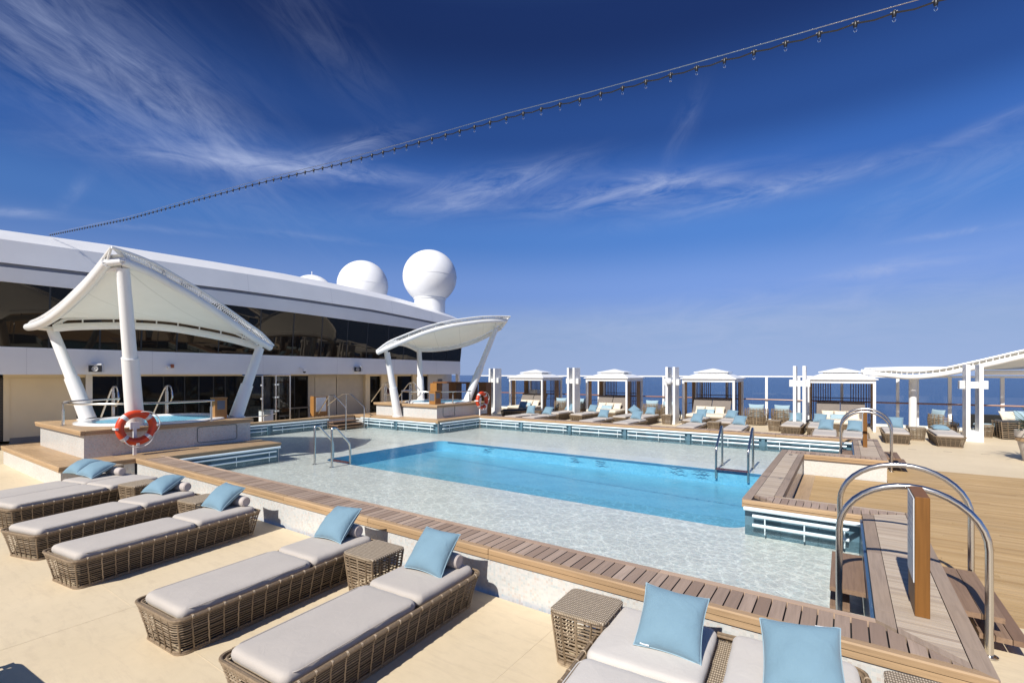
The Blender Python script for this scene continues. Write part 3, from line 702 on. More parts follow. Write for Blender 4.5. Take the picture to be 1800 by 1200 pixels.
# ------------------------------------------------------------------ tension canopies
def edge_tubes(t, pts, rad, rim_up, rim_out, cen, tip=None, upright=False, n=28):
    """main tube, thin outer tube and the struts between them; returns both point lists"""
    P = spline(pts, n); c = Vector(cen); thin = []
    for i, p in enumerate(P):
        o = Vector((p.x-c.x, p.y-c.y, 0)).normalized()
        j = n-i if tip is not None else min(i, n-i)
        taper = min(1, j/3.0)*.7+.3
        q = p+Vector((0, 0, rim_up*taper))+o*rim_out
        if tip is not None and i < 5:
            f = (i/5); f = f*f*(3-2*f); q = Vector(tip).lerp(q, .15*f+.85*f) if i else Vector(tip)
        thin.append(q)
    if tip is not None: thin = [thin[0]]+[thin[i]*.5+(thin[i-1]+thin[i+1])*.25 for i in range(1, n)]+[thin[n]]
    m = MB(); m.tube(P, rad, 14); m.lathe([(rad*.9, -.01), (rad*.9, .0)], 8, tuple(P[0])); m.build('frame_tube', white, t, True)
    m = MB(); m.tube(thin, .035, 8); m.build('edge_tube', white, t, True)
    for i in range(2, n-1, 3):
        d = (P[i+1]-P[i-1]).normalized(); st = MB()
        if upright: st.tube([P[i], thin[i]], .02, 6)
        else: st.tube([P[i]-d*.09, thin[i], P[i]+d*.09], .018, 6)
        st.build('strut', white, t, True)
    return P, thin
def patch(A, B, Cc, name, t, sag, mat, lace=True):
    """membrane between edge A (p0->p1), B (p1->p2) and Cc (p0->p2), each a list of points of equal length"""
    n = len(A)-1
    def f(u, v):
        # blend rays from p1 corner region: ruled between A reversed and B, towards Cc
        i = u*n; k = min(int(i), n-1); fr = i-k
        a = A[n-k].lerp(A[n-k-1], fr); b = B[k].lerp(B[k+1], fr)        # a walks p1->p0, b walks p1->p2
        # at u the chord runs from a to b; its curve follows Cc scaled
        p = a.lerp(b, v)
        ch0 = Cc[0].lerp(Cc[n], v); j = v*n; kk = min(int(j), n-1); cc = Cc[kk].lerp(Cc[kk+1], j-kk)
        p = p+(cc-ch0)*(u**1.6)
        p.z -= sag*4*u*(1-u)*math.sin(PI*v)
        return tuple(p)
    m = MB(); m.grid(f, 36, 28)
    return m.build(name, mat, t, True)
def lacing(t, thin, inner, k=90):
    m = MB(); n = len(thin)-1
    def at(P, s):
        j = s*n; kk = min(int(j), n-1); return P[kk].lerp(P[kk+1], j-kk)
    for i in range(k):
        m.tube([at(thin, i/k), at(inner, (i+.5)/k)], .009, 4); m.tube([at(inner, (i+.5)/k), at(thin, (i+1)/k)], .009, 4)
    m.build('lacing', white, t)
def canopy_post(t, base, top, split=.45):
    b = Vector(base); p = Vector(top); mid = b.lerp(p, split); e = (p-b).normalized()
    m = MB(); m.tube([b, mid], [.205, .185], 20); m.lathe([(.27, 0), (.27, .03)], 20, tuple(b)); m.tube([mid, mid+e*.02], .188, 20); m.tube([mid-e*.05, p], [.155, .135], 20); m.build('column', white, t, True)
def canopy(label, T, L, Rr, TL, TR, LR, bases, tops, up, out, tip):
    cen = ((T[0]+L[0]+Rr[0])/3, (T[1]+L[1]+Rr[1])/3, 0)
    t = thing('tension_canopy', label, 'canopy', (cen[0], cen[1], 1.2))
    P1, th1 = edge_tubes(t, TL, .115, up[0], out[0], cen, tip)
    P2, th2 = edge_tubes(t, TR, .105, up[1], out[1], cen, tip)
    P3, th3 = edge_tubes(t, LR, .115, up[2], out[2], cen, None, True)
    def inner(P, th, k): return [p.lerp(q, k)+Vector((cen[0]-p.x, cen[1]-p.y, 0)).normalized()*.05+Vector((0, 0, .03)) for p, q in zip(P, th)]
    i1 = inner(P1, th1, .45); i2 = inner(P2, th2, .45); i3 = inner(P3, th3, 1.05)
    # A: p0=L -> p1=T ; B: T->R ; C: L->R
    patch(list(reversed(i1)), i2, i3, 'membrane', t, .22, membrane)
    lacing(t, th1, i1); lacing(t, th2, i2); lacing(t, th3, [p+Vector((0, 0, .05)) for p in i3])
    for b, p in zip(bases, tops): canopy_post(t, b, p)
    m = MB()
    for p, q in ((tops[0], P1[2]), (tops[0], P2[2]), (tops[1], P1[-3]), (tops[1], P3[2]), (tops[2], P2[-3]), (tops[2], P3[-3])):
        m.tube([Vector(p), q], .07, 8)
    m.build('bracket', white, t, True)
    m = MB(); m.tube([P1[0], Vector(tip)], .03, 8); m.tube([P1[0], P2[0]], .09, 10); m.build('tip_tube', white, t, True)
    return t
canopy('large white three legged sail canopy over the left hot tub', (-14.3, 4.15, 5.27), (-21.6, 4.0, 4.1), (-16.1, 8.95, 3.44),
       [(-14.55, 4.05, 5.256), (-15.31, 3.95, 4.86), (-16.1, 3.85, 4.523), (-17.1, 3.8, 4.258), (-18.44, 3.8, 4.085), (-20.2, 3.9, 4.05), (-21.6, 4.0, 4.10)],
       [(-14.25, 4.26, 5.30), (-14.5, 4.86, 5.187), (-14.7, 5.435, 4.98), (-14.95, 6.224, 4.663), (-15.3, 7.149, 4.227), (-15.65, 8.004, 3.819), (-16.05, 8.876, 3.488)],
       [(-19.95, 4.25, 3.99), (-19.8, 4.694, 4.073), (-19.4, 5.576, 4.149), (-19.0, 6.211, 4.16), (-18.5, 6.84, 4.117), (-17.9, 7.452, 3.979), (-17.3, 8.083, 3.801), (-16.5, 8.63, 3.549)],
       [(-15.6, 4.95, 1.21), (-19.05, 4.85, 1.21), (-16.05, 7.75, 1.21)],
       [(-14.45, 4.33, 5.18), (-20.1, 4.25, 3.98), (-16.1, 8.55, 3.46)], (.17, .27, .24), (.04, .10, .02), (-14.15, 4.02, 5.56))
canopy('smaller white sail canopy over the far hot tub against the sky', (-15.3, 21.5, 5.4), (-20.0, 19.6, 3.95), (-18.0, 15.07, 3.58),
       [(-15.6, 21.6, 5.138), (-16.8, 21.613, 4.658), (-17.8, 21.313, 4.291), (-18.6, 20.755, 4.063), (-19.4, 20.2, 3.965), (-20, 19.58, 3.96)],
       [(-15.2, 21.575, 5.50), (-15.45, 20.119, 5.357), (-15.8, 18.918, 5.155), (-16.2, 17.868, 4.92), (-16.7, 16.994, 4.615), (-17.1, 16.257, 4.27), (-17.55, 15.6, 3.914), (-18, 15.066, 3.584)],
       [(-20, 19.58, 3.96), (-19.95, 19.05, 4.12), (-19.6, 18.0, 4.22), (-19, 16.7, 4.05), (-18.1, 15.217, 3.63)],
       [(-16.75, 20.1, 1.15), (-19.55, 19.45, 1.15), (-17.95, 16.3, .52)],
       [(-15.65, 21.25, 5.1), (-19.9, 19.65, 3.93), (-18.0, 15.65, 3.62)], (.20, .27, .10), (.0, .06, .05), (-15.0, 21.67, 5.73))
# third canopy on the right, partly out of frame
t = thing('tension_canopy', 'white sail canopy on a round column at the right edge behind the slim pylon', 'canopy', (2.6, 29, 0))
e1 = spline([(.65, 28, 2.68), (1.63, 28, 2.54), (2.44, 28, 2.46), (3.4, 28, 2.56), (4.32, 28, 2.80), (5.2, 28, 3.06), (6.1, 28, 3.33), (8.5, 27.5, 4.0)], 30)
e2 = spline([(.8, 28.1, 2.85), (3, 29.8, 2.90), (6, 31.2, 2.85), (9, 32, 3.0)], 30)
m = MB(); m.tube(e1, .108, 12); m.tube([(5.0, 29.0, 2.66), (9.5, 29.6, 2.66)], .10, 12); m.build('frame_tube', white, t, True)
th = [p+Vector((0, -.05, .26*min(1, .35+i/8))) for i, p in enumerate(e1)]
m = MB(); m.tube(th, .04, 8); m.tube(e2, .05, 8); m.build('edge_tube', white, t, True)
m = MB()
for i in range(1, 30, 1): m.tube([e1[i], th[i]], .02, 6)
m.build('strut', white, t)
m = MB(); m.grid(lambda u, v: tuple(th[min(int(u*30), 30)].lerp(e2[min(int(u*30), 30)], v)-Vector((0, 0, .18*math.sin(PI*v)))), 30, 10); m.build('membrane', membrane, t, True)
m = MB(); m.tube([(2.62, 29, 0), (2.62, 29, 2.50)], .15, 20); m.build('column', white, t, True)

# ------------------------------------------------------------------ lifebuoys
def lifebuoy(label, x, y, z, post_label, zb, rope_side=1):
    t = thing('lifebuoy', label, 'lifebuoy', (x, y, z))
    def ringpt(a, r=.355): return (x, y+r*math.cos(a), z+r*math.sin(a))
    m = MB(); m.tube([ringpt(2*PI*i/48) for i in range(48)], .094, 14, closed=True); m.build('ring', buoy, t, True)
    for q in (45, 135, 225, 315):
        m = MB(); m.tube([ringpt(R(q-7+14*i/6)) for i in range(7)], .0965, 14); m.build('reflective_band', tape, t, True)
    pts = []
    for i in range(33):
        a = R(80-215*i/32); k = abs(math.sin((i/32)*PI*2)); pts.append((x+.075+.02*k, y+(.40+.10*k)*math.cos(a), z+(.40+.10*k)*math.sin(a)))
    m = MB(); m.tube(pts, .012, 6); m.build('grab_rope', rope, t, True)
    p = thing('buoy_stand', post_label, 'lifebuoy stand', (x-.12, y, zb))
    m = MB(); m.box(x-.15, x-.10, y-.035, y+.035, zb, z+.06); m.box(x-.155, x-.102, y-.10, y+.10, z-.04, z+.13); m.build('post', white, p)
    m = MB()
    for dy, dz in ((-.44, 0), (.44, .04), (0, -.42)):
        m.box(x-.10, x+.12, y+dy-.03, y+dy+.03, z+dz-.025, z+dz+.025) if dy else m.box(x-.10, x+.12, y-.03, y+.03, z+dz-.03, z+dz+.03)
    m.build('hook', white, p)
lifebuoy('orange lifebuoy with silver bands in front of the left hot tub', -14.93, 4.76, 1.23, 'white lifebuoy stand on the wooden step of the left platform', .523)
lifebuoy('orange lifebuoy beside the far hot tub near the white pylon', -14.95, 19.1, 1.28, 'white lifebuoy stand on the far pool wall', .523)

# ------------------------------------------------------------------ ship building
X0 = -24.0
B = thing('ship_building', 'long white deck building with slanting dark windows along the left', 'ship building', (-25, 12, 0))
ys = [-10, -4, 0, 3.75, 7, 11.2, 14.7, 18.3, 21.8, 25, 27.2, 28.0]
def lerp_t(tab, y):
    if y <= tab[0][0]: return tab[0][1]
    for (a, p), (b, q) in zip(tab, tab[1:]):
        if y <= b: return p+(q-p)*(y-a)/(b-a)
    return tab[-1][1]
ROOF = [(-10, 7.3), (3.7, 7.55), (7, 7.70), (11.2, 7.77), (14.7, 7.80), (18.3, 7.74), (21.8, 7.62), (25, 7.36), (28, 7.0)]
LIT = [(-10, 6.98), (3.7, 7.21), (8.9, 7.37), (13.4, 7.44), (17.5, 7.40), (21.8, 7.22), (27.4, 6.69), (28, 6.6)]
SLOT = [(-10, 6.3), (3.7, 6.39), (11, 6.56), (14.7, 6.56), (19.5, 6.50), (26.2, 6.16), (28, 6.05)]
WT = [(-10, 5.76), (3.7, 5.76), (11.3, 5.83), (14.7, 5.80), (19.5, 5.69), (24, 5.60), (28, 5.50)]
def band(name, mat, f0, f1, smooth=True, par=B):
    yy = [y for i in range(len(ys)-1) for y in [ys[i]+(ys[i+1]-ys[i])*k/4 for k in range(4)]]+[ys[-1]]
    m = MB(); m.rings([[f0(y), f1(y)] for y in yy], cap=False, closed=False)
    return m.build(name, mat, par, smooth)
wx = lambda z: X0+.03+(z-3.54)*.10
band('fascia', white2, lambda y: (X0, y, 2.58), lambda y: (X0, y, 3.54))
band('soffit', cream, lambda y: (-27, y, 2.58), lambda y: (X0, y, 2.58))
band('upper_band', white2, lambda y: (wx(lerp_t(WT, y))+.05, y, lerp_t(WT, y)), lambda y: (wx(lerp_t(WT, y))+.10, y, lerp_t(SLOT, y)-.14))
band('gutter_slot', gutter, lambda y: (wx(lerp_t(WT, y))-.06, y, lerp_t(SLOT, y)-.15), lambda y: (wx(lerp_t(WT, y))-.06, y, lerp_t(SLOT, y)+.03))
band('head_strip', white2, lambda y: (wx(lerp_t(WT, y))-.12, y, lerp_t(WT, y)), lambda y: (wx(lerp_t(WT, y))+.05, y, lerp_t(WT, y)))
band('sill_strip', white2, lambda y: (X0, y, 3.54), lambda y: (X0-.2, y, 3.54))
band('slot_floor', white2, lambda y: (wx(lerp_t(WT, y))+.10, y, lerp_t(SLOT, y)-.14), lambda y: (wx(lerp_t(WT, y))-.07, y, lerp_t(SLOT, y)-.14))
band('roof_panel', white2, lambda y: (wx(5.8)+.14, y, lerp_t(SLOT, y)), lambda y: (wx(5.8)-.02, y, lerp_t(LIT, y)))
band('slot_ceiling', gutter, lambda y: (wx(5.8)-.1, y, lerp_t(SLOT, y)), lambda y: (wx(5.8)+.14, y, lerp_t(SLOT, y)))
band('roof_cap', white2, lambda y: (wx(5.8)-.02, y, lerp_t(LIT, y)), lambda y: (-25.3, y, 2.6+(lerp_t(ROOF, y)-2.6)*1.055))
band('flat_roof', white2, lambda y: (-25.3, y, 2.6+(lerp_t(ROOF, y)-2.6)*1.055), lambda y: (-48, y, 2.6+(lerp_t(ROOF, y)-2.6)*1.055-.2))
# end wall facing +y (profile closed)
y = 28.0; m = MB(); prof = [(X0, 2.58), (X0, 3.54), (wx(lerp_t(WT, y))+.05, lerp_t(WT, y)), (wx(5.8)+.14, lerp_t(SLOT, y)), (wx(5.8)-.02, lerp_t(LIT, y)), (-25.3, 2.6+(lerp_t(ROOF, y)-2.6)*1.055), (-48, 6.8), (-48, 2.58)]
m.add([(x, y, z) for x, z in prof], [tuple(range(len(prof)-1, -1, -1))]); m.build('end_wall', white2, B)
MB().box(-48, -26.9, -10, 27.9, .004, 2.57).build('core_wall', cream, B)
m = MB()
for y in (-6, -1, 4.4, 8.2, 12.9, 17.2, 21.5, 25.4): m.box(X0+.0005, X0+.003, y, y+.012, 2.59, 3.53)
for y in (2.2, 7.4, 12.0, 16.6, 21.0, 24.6):
    for z0, z1, f in ((lerp_t(SLOT, y)+.01, lerp_t(LIT, y)-.01, lambda z, y=y: wx(5.8)+.14-.16*(z-lerp_t(SLOT, y))/(lerp_t(LIT, y)-lerp_t(SLOT, y))),):
        m.add([(f(z0)+.002, y, z0), (f(z0)+.002, y+.014, z0), (f(z1)+.002, y+.014, z1), (f(z1)+.002, y, z1)], [(0, 1, 2, 3)])
m.build('plate_seam', plain('seam_paint', (.62, .62, .63), .4), B)
# windows of the upper storey, each a pane of its own
mull = [-8.6, -6.9, -5.2, -3.5, -1.8, -.1, 1.6, 3.28, 4.98, 6.45, 7.8, 9.09, 10.79, 12.69, 14.44, 16.12, 17.79, 19.22, 20.86, 22.21, 23.87, 24.99, 26.47, 27.95]
for a, b in zip(mull, mull[1:]):
    m = MB(); za, zb = lerp_t(WT, a), lerp_t(WT, b); tl = random.uniform(-.012, .012)
    m.add([(wx(3.54)-.02+tl, a+.025, 3.545), (wx(3.54)-.02-tl, b-.025, 3.545), (wx(zb)-.02-tl, b-.025, zb), (wx(za)-.02+tl, a+.025, za)], [(0, 1, 2, 3)]); m.build('window', darkglass, B)
m = MB()
for a in mull:
    z = lerp_t(WT, a); m.add([(wx(3.54)-.015, a-.03, 3.542), (wx(3.54)-.015, a+.03, 3.542), (wx(z)-.015, a+.03, z), (wx(z)-.015, a-.03, z), (wx(3.54)-.1, a-.03, 3.542), (wx(3.54)-.1, a+.03, 3.542), (wx(z)-.1, a+.03, z), (wx(z)-.1, a-.03, z)],
        [(0, 1, 2, 3), (0, 3, 7, 4), (1, 5, 6, 2)])
m.build('mullion', black, B)
m = MB(); m.box(-24.6, -24.3, -10, 27.9, 3.6, 5.45); m.build('room_wall', darkint, B)
# ground storey
XG = -25.5
def gwall(y0, y1, mat, name, z0=.004, z1=2.575, x=XG, th=.12):
    return MB().box(x-th, x, y0, y1, z0, z1).build(name, mat, B)
gwall(-10, 3.2, cream, 'cream_wall'); gwall(3.2, 4.1, plain('louvre_dark', (.05, .045, .04), .6), 'louvre_door', .12, 2.45); gwall(4.1, 6.13, cream, 'cream_wall', .22, 2.45)
m = MB()
for i in range(40): m.box(XG+.002, XG+.012, 3.3, 4.05, .2+i*.055, .2+i*.055+.02)
m.build('louvre_slat', plain('louvre_tan', (.12, .105, .085), .6), B)
MB().box(XG-.1, XG+.03, 4.06, 6.5, 2.46, 2.578).build('head_beam', cream, B); MB().box(XG-.1, XG+.04, 4.06, 4.22, .12, 2.455).build('door_jamb', cream, B)
MB().box(XG-.1, XG+.025, 4.22, 6.5, .005, .215).build('plinth', plain('grey_plinth', (.24, .23, .22), .6), B)
MB().box(XG-.08, XG+.02, 6.14, 6.38, .22, 2.45).build('door_gap', plain('olive_grey', (.20, .18, .13), .6), B)
MB().box(XG-.06, XG+.10, 6.39, 6.60, .005, 2.577).build('pillar', white, B)
for a, b in zip([6.62, 7.45, 8.3, 9.15, 10.0, 10.6, 11.25, 11.8, 12.7, 13.7, 14.6, 15.5], [7.45, 8.3, 9.15, 10.0, 10.6, 11.25, 11.8, 12.7, 13.7, 14.6, 15.5, 16.3]):
    tl = random.uniform(-.02, .02)
    MB().add([(XG+tl, a+.02, .06), (XG-tl, b-.02, .06), (XG-tl, b-.02, 2.5), (XG+tl, a+.02, 2.5)], [(0, 1, 2, 3)]).build('ground_window', groundglass, B)
m = MB()
for a in [6.62, 7.45, 8.3, 9.15, 10.0, 10.6, 11.25, 11.8, 12.7, 13.7, 14.6, 15.5, 16.3]: m.box(XG-.06, XG+.012, a-.03, a+.03, .01, 2.575)
m.box(XG-.06, XG+.008, 6.6, 16.3, .01, .06); m.build('ground_mullion', black, B)
MB().box(XG-.06, XG+.02, 6.62, 16.33, 2.5, 2.578).build('head_beam', cream, B)
MB().box(XG-.3, XG-.07, 6.6, 16.35, .01, 2.57).build('room_wall', darkint, B)
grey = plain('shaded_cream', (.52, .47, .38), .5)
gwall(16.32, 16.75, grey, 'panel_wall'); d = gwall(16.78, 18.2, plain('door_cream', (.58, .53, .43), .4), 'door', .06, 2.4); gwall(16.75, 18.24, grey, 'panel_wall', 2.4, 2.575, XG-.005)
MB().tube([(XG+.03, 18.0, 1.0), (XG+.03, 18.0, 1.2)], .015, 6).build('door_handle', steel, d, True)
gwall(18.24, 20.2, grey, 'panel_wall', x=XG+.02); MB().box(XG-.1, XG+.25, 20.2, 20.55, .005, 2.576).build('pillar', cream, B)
gwall(20.55, 21.6, groundglass, 'doorway', .3, 2.45, XG-.1); gwall(21.6, 23.0, cream, 'panel_wall', x=XG+.1); gwall(23.0, 24.4, groundglass, 'doorway', .1, 2.45); gwall(20.55, 24.6, cream, 'head_beam', 2.451, 2.577, XG+.05)
gwall(24.4, 24.8, cream, 'panel_wall', x=XG+.15); gwall(24.8, 26.0, groundglass, 'doorway', .1, 2.45); gwall(26.0, 28.6, plain('light_grey', (.58, .57, .56), .5), 'panel_wall', x=XG+.1); gwall(24.8, 26.0, cream, 'head_beam', 2.451, 2.577)
MB().box(XG+.12, XG+.14, 27.0, 27.5, 1.7, 2.2).build('vent_grille', slot, B)
m = MB(); m.box(XG+.1, XG+.22, 21.95, 22.2, 1.25, 1.6); m.build('wall_phone', plain('dark_red', (.08, .02, .015), .4), B)
m = MB(); m.tube([(XG+.2, 22.08, 1.25), (XG+.2, 22.1, .95)], .01, 5); m.build('phone_cord', black, B)
MB().box(-24.6, -24.35, 28.15, 28.35, .004, 2.58).build('pillar', white, B)
# things on the fascia
def speaker(label, y, z, rz=0):
    t = thing('deck_speaker', label, 'speaker', (X0+.02, y, z), rz, world=False)
    m = MB(); m.bbox(.05, .36, -.21, .21, -.16, .17, .03); m.build('housing', plain('speaker_white', (.66, .66, .66), .4), t)
    MB().box(.361, .375, -.20, .20, -.15, .10).build('grille', black, t)
    m = MB(); m.rings([[(.378+x, r*math.cos(a), -.03+r*math.sin(a)) for a in [2*PI*j/20 for j in range(20)]] for r, x in ((.11, 0), (.09, .02), (.05, -.0), (.03, .015))], True); m.build('horn', plain('speaker_cone', (.40, .40, .40), .4), t, True)
    MB().tube([(-.02, 0, 0), (.06, 0, 0)], .04, 8).build('bracket', slot, t)
speaker('black fronted deck loudspeaker above the pillar left of the front canopy column', 6.4, 2.83, R(-28)); speaker('black fronted deck loudspeaker on the fascia above the far doorways', 18.75, 2.9, R(-55))
t = thing('fascia_lamp', 'small amber and white lamp on the white fascia above the left hot tub', 'lamp', (X0, 8.85, 2.9))
MB().box(X0, X0+.14, 8.72, 8.82, 2.84, 2.94).build('socket', white, t); MB().bbox(X0+.06, X0+.17, 8.83, 8.95, 2.86, 3.02, .02).build('lens', plain('amber', (.35, .10, .03), .3), t)
t = thing('security_camera', 'white dome security camera on the fascia above the glass screen', 'camera', (X0, 14.95, 2.8))
MB().tube([(X0, 14.85, 2.95), (X0+.22, 14.95, 2.85)], .03, 8).build('arm', white, t, True); m = MB(); m.lathe([(.10, .1), (.10, 0), (.001, .0)], 16, (X0+.25, 15.0, 2.74)); m.build('housing', white, t, True)
m = MB(); m.lathe([(.085, 0), (.07, -.05), (.03, -.085), (.002, -.09)], 16, (X0+.25, 15.0, 2.735), cap=False); m.build('dome', black, t, True)

# satellite domes
def radome(label, x, y, z, r, neck, zn):
    t = thing('satellite_dome', label, 'satellite dome', (x, y, zn), group='satellite domes on the roof')
    m = MB(); m.lathe([(max(.001, r*math.cos(R(a))), r*math.sin(R(a))) for a in range(-66, 91, 6)], 40, (x, y, z), cap=False); m.build('dome', plain('dome_white', (.82, .82, .82), .45, var=.02), t, True)
    m = MB(); m.tube([(x+(r+.004)*math.cos(2*PI*i/64), y+(r+.004)*math.sin(2*PI*i/64), z+.0) for i in range(64)], .012, 4, closed=True); m.build('seam', plain('seam_grey', (.66, .66, .67), .5), t)
    m = MB(); m.lathe([(neck+.05, zn-z), (neck+.05, zn-z+.12), (neck, zn-z+.13), (neck, -r*.86), (neck+.06, -r*.855), (neck+.06, -r*.80)], 32, (x, y, z)); m.build('neck', white, t, True)
    return t
radome('largest white satellite dome on its round neck at the roof end', -26.1, 26.9, 10.0, 2.03, 1.16, 7.0)
radome('middle white satellite dome rising behind the roof edge', -32.6, 25.8, 9.85, 2.02, 1.1, 7.0)
t = radome('half hidden white satellite dome top with a thin aerial', -36, 23.4, 8.95, 1.75, 1.0, 6.0)
MB().tube([(-36, 23.4, 10.65), (-36, 23.4, 11.0)], .03, 6).build('aerial', white, t, True)

# ------------------------------------------------------------------ glass screens, boards and furniture by the building
t = thing('glass_screen', 'clear glass wind screen with steel posts behind the alcove wall', 'wind screen', (-21.3, 12.5, .0))
sp = [(-21.35, 11.1), (-21.35, 11.45), (-21.35, 12.9), (-22.3, 13.9), (-22.9, 14.6)]
for x, y in ((-21.35, 11.45), (-22.2, 12.55), (-22.6, 13.5)): MB().tube([(x, y, .0), (x, y, 2.52)], .035, 8).build('post', steel, t, True)
m = MB(); m.tube([(-21.6, 10.7, 2.54), (-21.35, 11.45, 2.54), (-22.2, 12.55, 2.54), (-22.6, 13.5, 2.54)], .04, 8); m.build('top_rail', steel, t, True)
for a, b in (((-21.6, 10.75), (-21.36, 11.42)), ((-21.4, 11.52), (-22.16, 12.5)), ((-22.23, 12.62), (-22.58, 13.44))):
    m = MB(); m.add([(a[0], a[1], .75), (b[0], b[1], .75), (b[0], b[1], 2.48), (a[0], a[1], 2.48)], [(0, 1, 2, 3)]); m.build('pane', glass, t)
m = MB()
for x, y in ((-21.33, 11.38), (-22.13, 12.48), (-22.2, 12.64)):
    for z in (.85, 1.5, 2.1): m.lathe([(.045, -.03), (.045, .03)], 10, (x+.05, y, z))
m.build('clamp', tape, t, True)
m = MB(); m.tube([(-21.6, 10.7, .72), (-21.35, 11.45, .72), (-22.2, 12.55, .72)], .02, 6); m.build('lower_rail', steel, t, True)
t = thing('towel_bin', 'pale grey bin with a steel top behind the glass wind screen', 'bin', (-22.0, 12.0, 0))
MB().bbox(-22.25, -21.85, 11.75, 12.25, .004, .92, .03).build('body', signw, t); MB().bbox(-22.28, -21.82, 11.72, 12.28, .922, .96, .02).build('lid', steel, t)
t = thing('notice_board', 'wooden notice board with a white sheet beside the pool steps', 'notice board', (-21.6, 14.2, .5))
MB().bbox(-21.75, -21.45, 14.04, 14.10, .52, 1.50, .01).build('upright', postw, t); MB().box(-21.5, -21.44, 14.10, 14.80, .52, 1.48).build('board', postw, t)
MB().box(-21.438, -21.43, 14.16, 14.72, .74, 1.44).build('sheet', signw, t)
m = MB()
for i in range(13): m.box(-21.4285, -21.427, 14.20, 14.20+(.22 if i == 0 else .3+.16*((i*37) % 10)/10), 1.36-i*.045, 1.37-i*.045)
m.build('print_line', plain('print_grey', (.58, .60, .64), .6), t)
t = thing('cafe_table', 'dark cafe table in front of the ground floor windows', 'table', (-23.8, 14.7, 0))
MB().bbox(-24.2, -23.4, 14.1, 15.3, .80, .84, .01).build('tabletop', plain('dark_top', (.07, .06, .055), .3), t); m = MB(); m.tube([(-23.8, 14.7, .03), (-23.8, 14.7, .8)], .05, 8); m.lathe([(.3, .004), (.3, .03)], 16, (-23.8, 14.7, 0)); m.build('pedestal', black, t, True)
st0 = thing('cafe_stool', 'low black stool to the right of the dark cafe table', 'stool', (-23.3, 15.6, 0), world=False, group='black stools by the cafe table')
MB().bbox(-.22, .22, -.22, .22, .46, .52, .02).build('seat', black, st0)
for a in (-1, 1):
    for b_2 in (-1, 1): MB().tube([(.2*a, .2*b_2, .003), (.17*a, .17*b_2, .46)], .018, 6).build('leg', black, st0)
dup(st0, (-23.2, 13.6, 0), .2, 'low black stool to the left of the dark cafe table')
# pool entry handrails at the alcove
for lab, pts in (('steel pool handrail running down beside the notice board', [(-21.6, 14.3, .5), (-20.6, 14.3, 1.55), (-19.95, 14.1, 1.60), (-19.02, 14.1, 1.02), (-19.02, 14.1, -.06)]),
                 ('steel pool handrail on the far side of the pool steps', [(-22.1, 15.2, .95), (-21.1, 15.4, 1.58), (-20.4, 15.4, 1.60), (-19.36, 15.4, .99), (-19.36, 15.4, -.06)])):
    t = thing('pool_handrail', lab, 'handrail', (pts[-1][0], pts[-1][1], 0), group='handrails at the pool steps')
    m = MB(); m.tube(fillet(pts, .12), .028, 8); m.build('rail', steel, t, True)
    x, y, z = pts[2]; MB().tube([(x-.35, y, .52), (x-.35, y, z)], .024, 8).build('post', steel, t, True)
t = thing('dark_shelter_frame', 'dark brown wooden locker frame behind the far hot tub', 'locker frame', (-19, 22.3, 0))
m = MB(); m.box(-21.1, -16.9, 22.0, 22.5, 2.03, 2.12); m.build('beam', brownw, t)
for a, b in ((-21.3, -20.75), (-19.75, -19.15), (-18.4, -17.9), (-17.45, -16.9)): MB().box(a, b, 21.98, 22.48, .004, 2.028).build('upright', brownw if a > -21 else postw, t)
MB().box(-20.74, -16.91, 22.05, 22.3, .004, .35).build('plinth', brownw, t)

# ------------------------------------------------------------------ pool ladders, hoops, steps, sign post
def ladder(label, x0, x1, ys_, yd, zt):
    t = thing('pool_ladder', label, 'pool ladder', (x0, ys_, 0), group='steel pool ladders')
    for x in (x0, x1):
        s = 1 if yd > ys_ else -1
        pts = fillet([(x, ys_, FZ), (x, ys_, zt), (x, ys_+s*.12, zt), (x, yd-s*.02, .55), (x, yd, .40), (x, yd, -.30)], .10, 6)
        m = MB(); m.tube(pts, .032, 10); m.lathe([(.07, 0), (.07, .012)], 12, (x, ys_, FZ)); m.build('rail', steel, t, True)
    for z in (-.02,):
        m = MB(); m.box(x0, x1, yd-.05, yd+.05, z-.02, z+.02); m.build('tread', plain('dark_red_tread', (.10, .035, .04), .5), t)
ladder('steel ladder at the left end of the deep pool', -12.84, -12.02, 8.44, 9.06, 1.06)
ladder('steel ladder at the right end of the deep pool beside the island wall', -2.93, -2.12, 15.08, 14.26, 1.07)
def steps(lab, y0, y1, x_in, x_out, zs, za, treads_out, treads_in):
    t = thing('boarding_steps', lab, 'pool steps', ((x_in+x_out)/2, (y0+y1)/2, 0), group='wooden steps with curved steel handrails')
    for y, xo in ((y0, x_out), (y1, x_out+.10)):
        k = 18; xm = (x_in+xo)/2; rx = (xo-x_in)/2
        pts = [(x_in, y, -.06)]+[(xm-rx*math.cos(PI*i/k), y, zs+(za-zs)*math.sin(PI*i/k)) for i in range(k+1)]+[(xo, y, .0)]
        m = MB(); m.tube(pts, .031, 12); m.lathe([(.065, 0), (.065, .012), (.045, .02)], 16, (xo, y, .003)); m.build('handrail', steel, t, True)
    for x0, x1, z in treads_out: 
        m = MB(); planks(m, x0, x1, y0+.06, y1-.06, z-.05, z, 'y', .13, .006); m.build('tread', treadw, t)
    for x0, x1, z in treads_in:
        m = MB(); planks(m, x0, x1, y0+.06, y1-.1, z-.05, z, 'y', .28, .002); m.build('tread', treadw, t)
    m = MB(); m.box(treads_out[0][0]+.02, treads_out[0][0]+.06, y0+.15, y0+.2, .004, treads_out[0][2]-.052); m.box(treads_out[0][0]+.02, treads_out[0][0]+.06, y1-.2, y1-.15, .004, treads_out[0][2]-.052); m.build('stringer', steel, t)
    return t
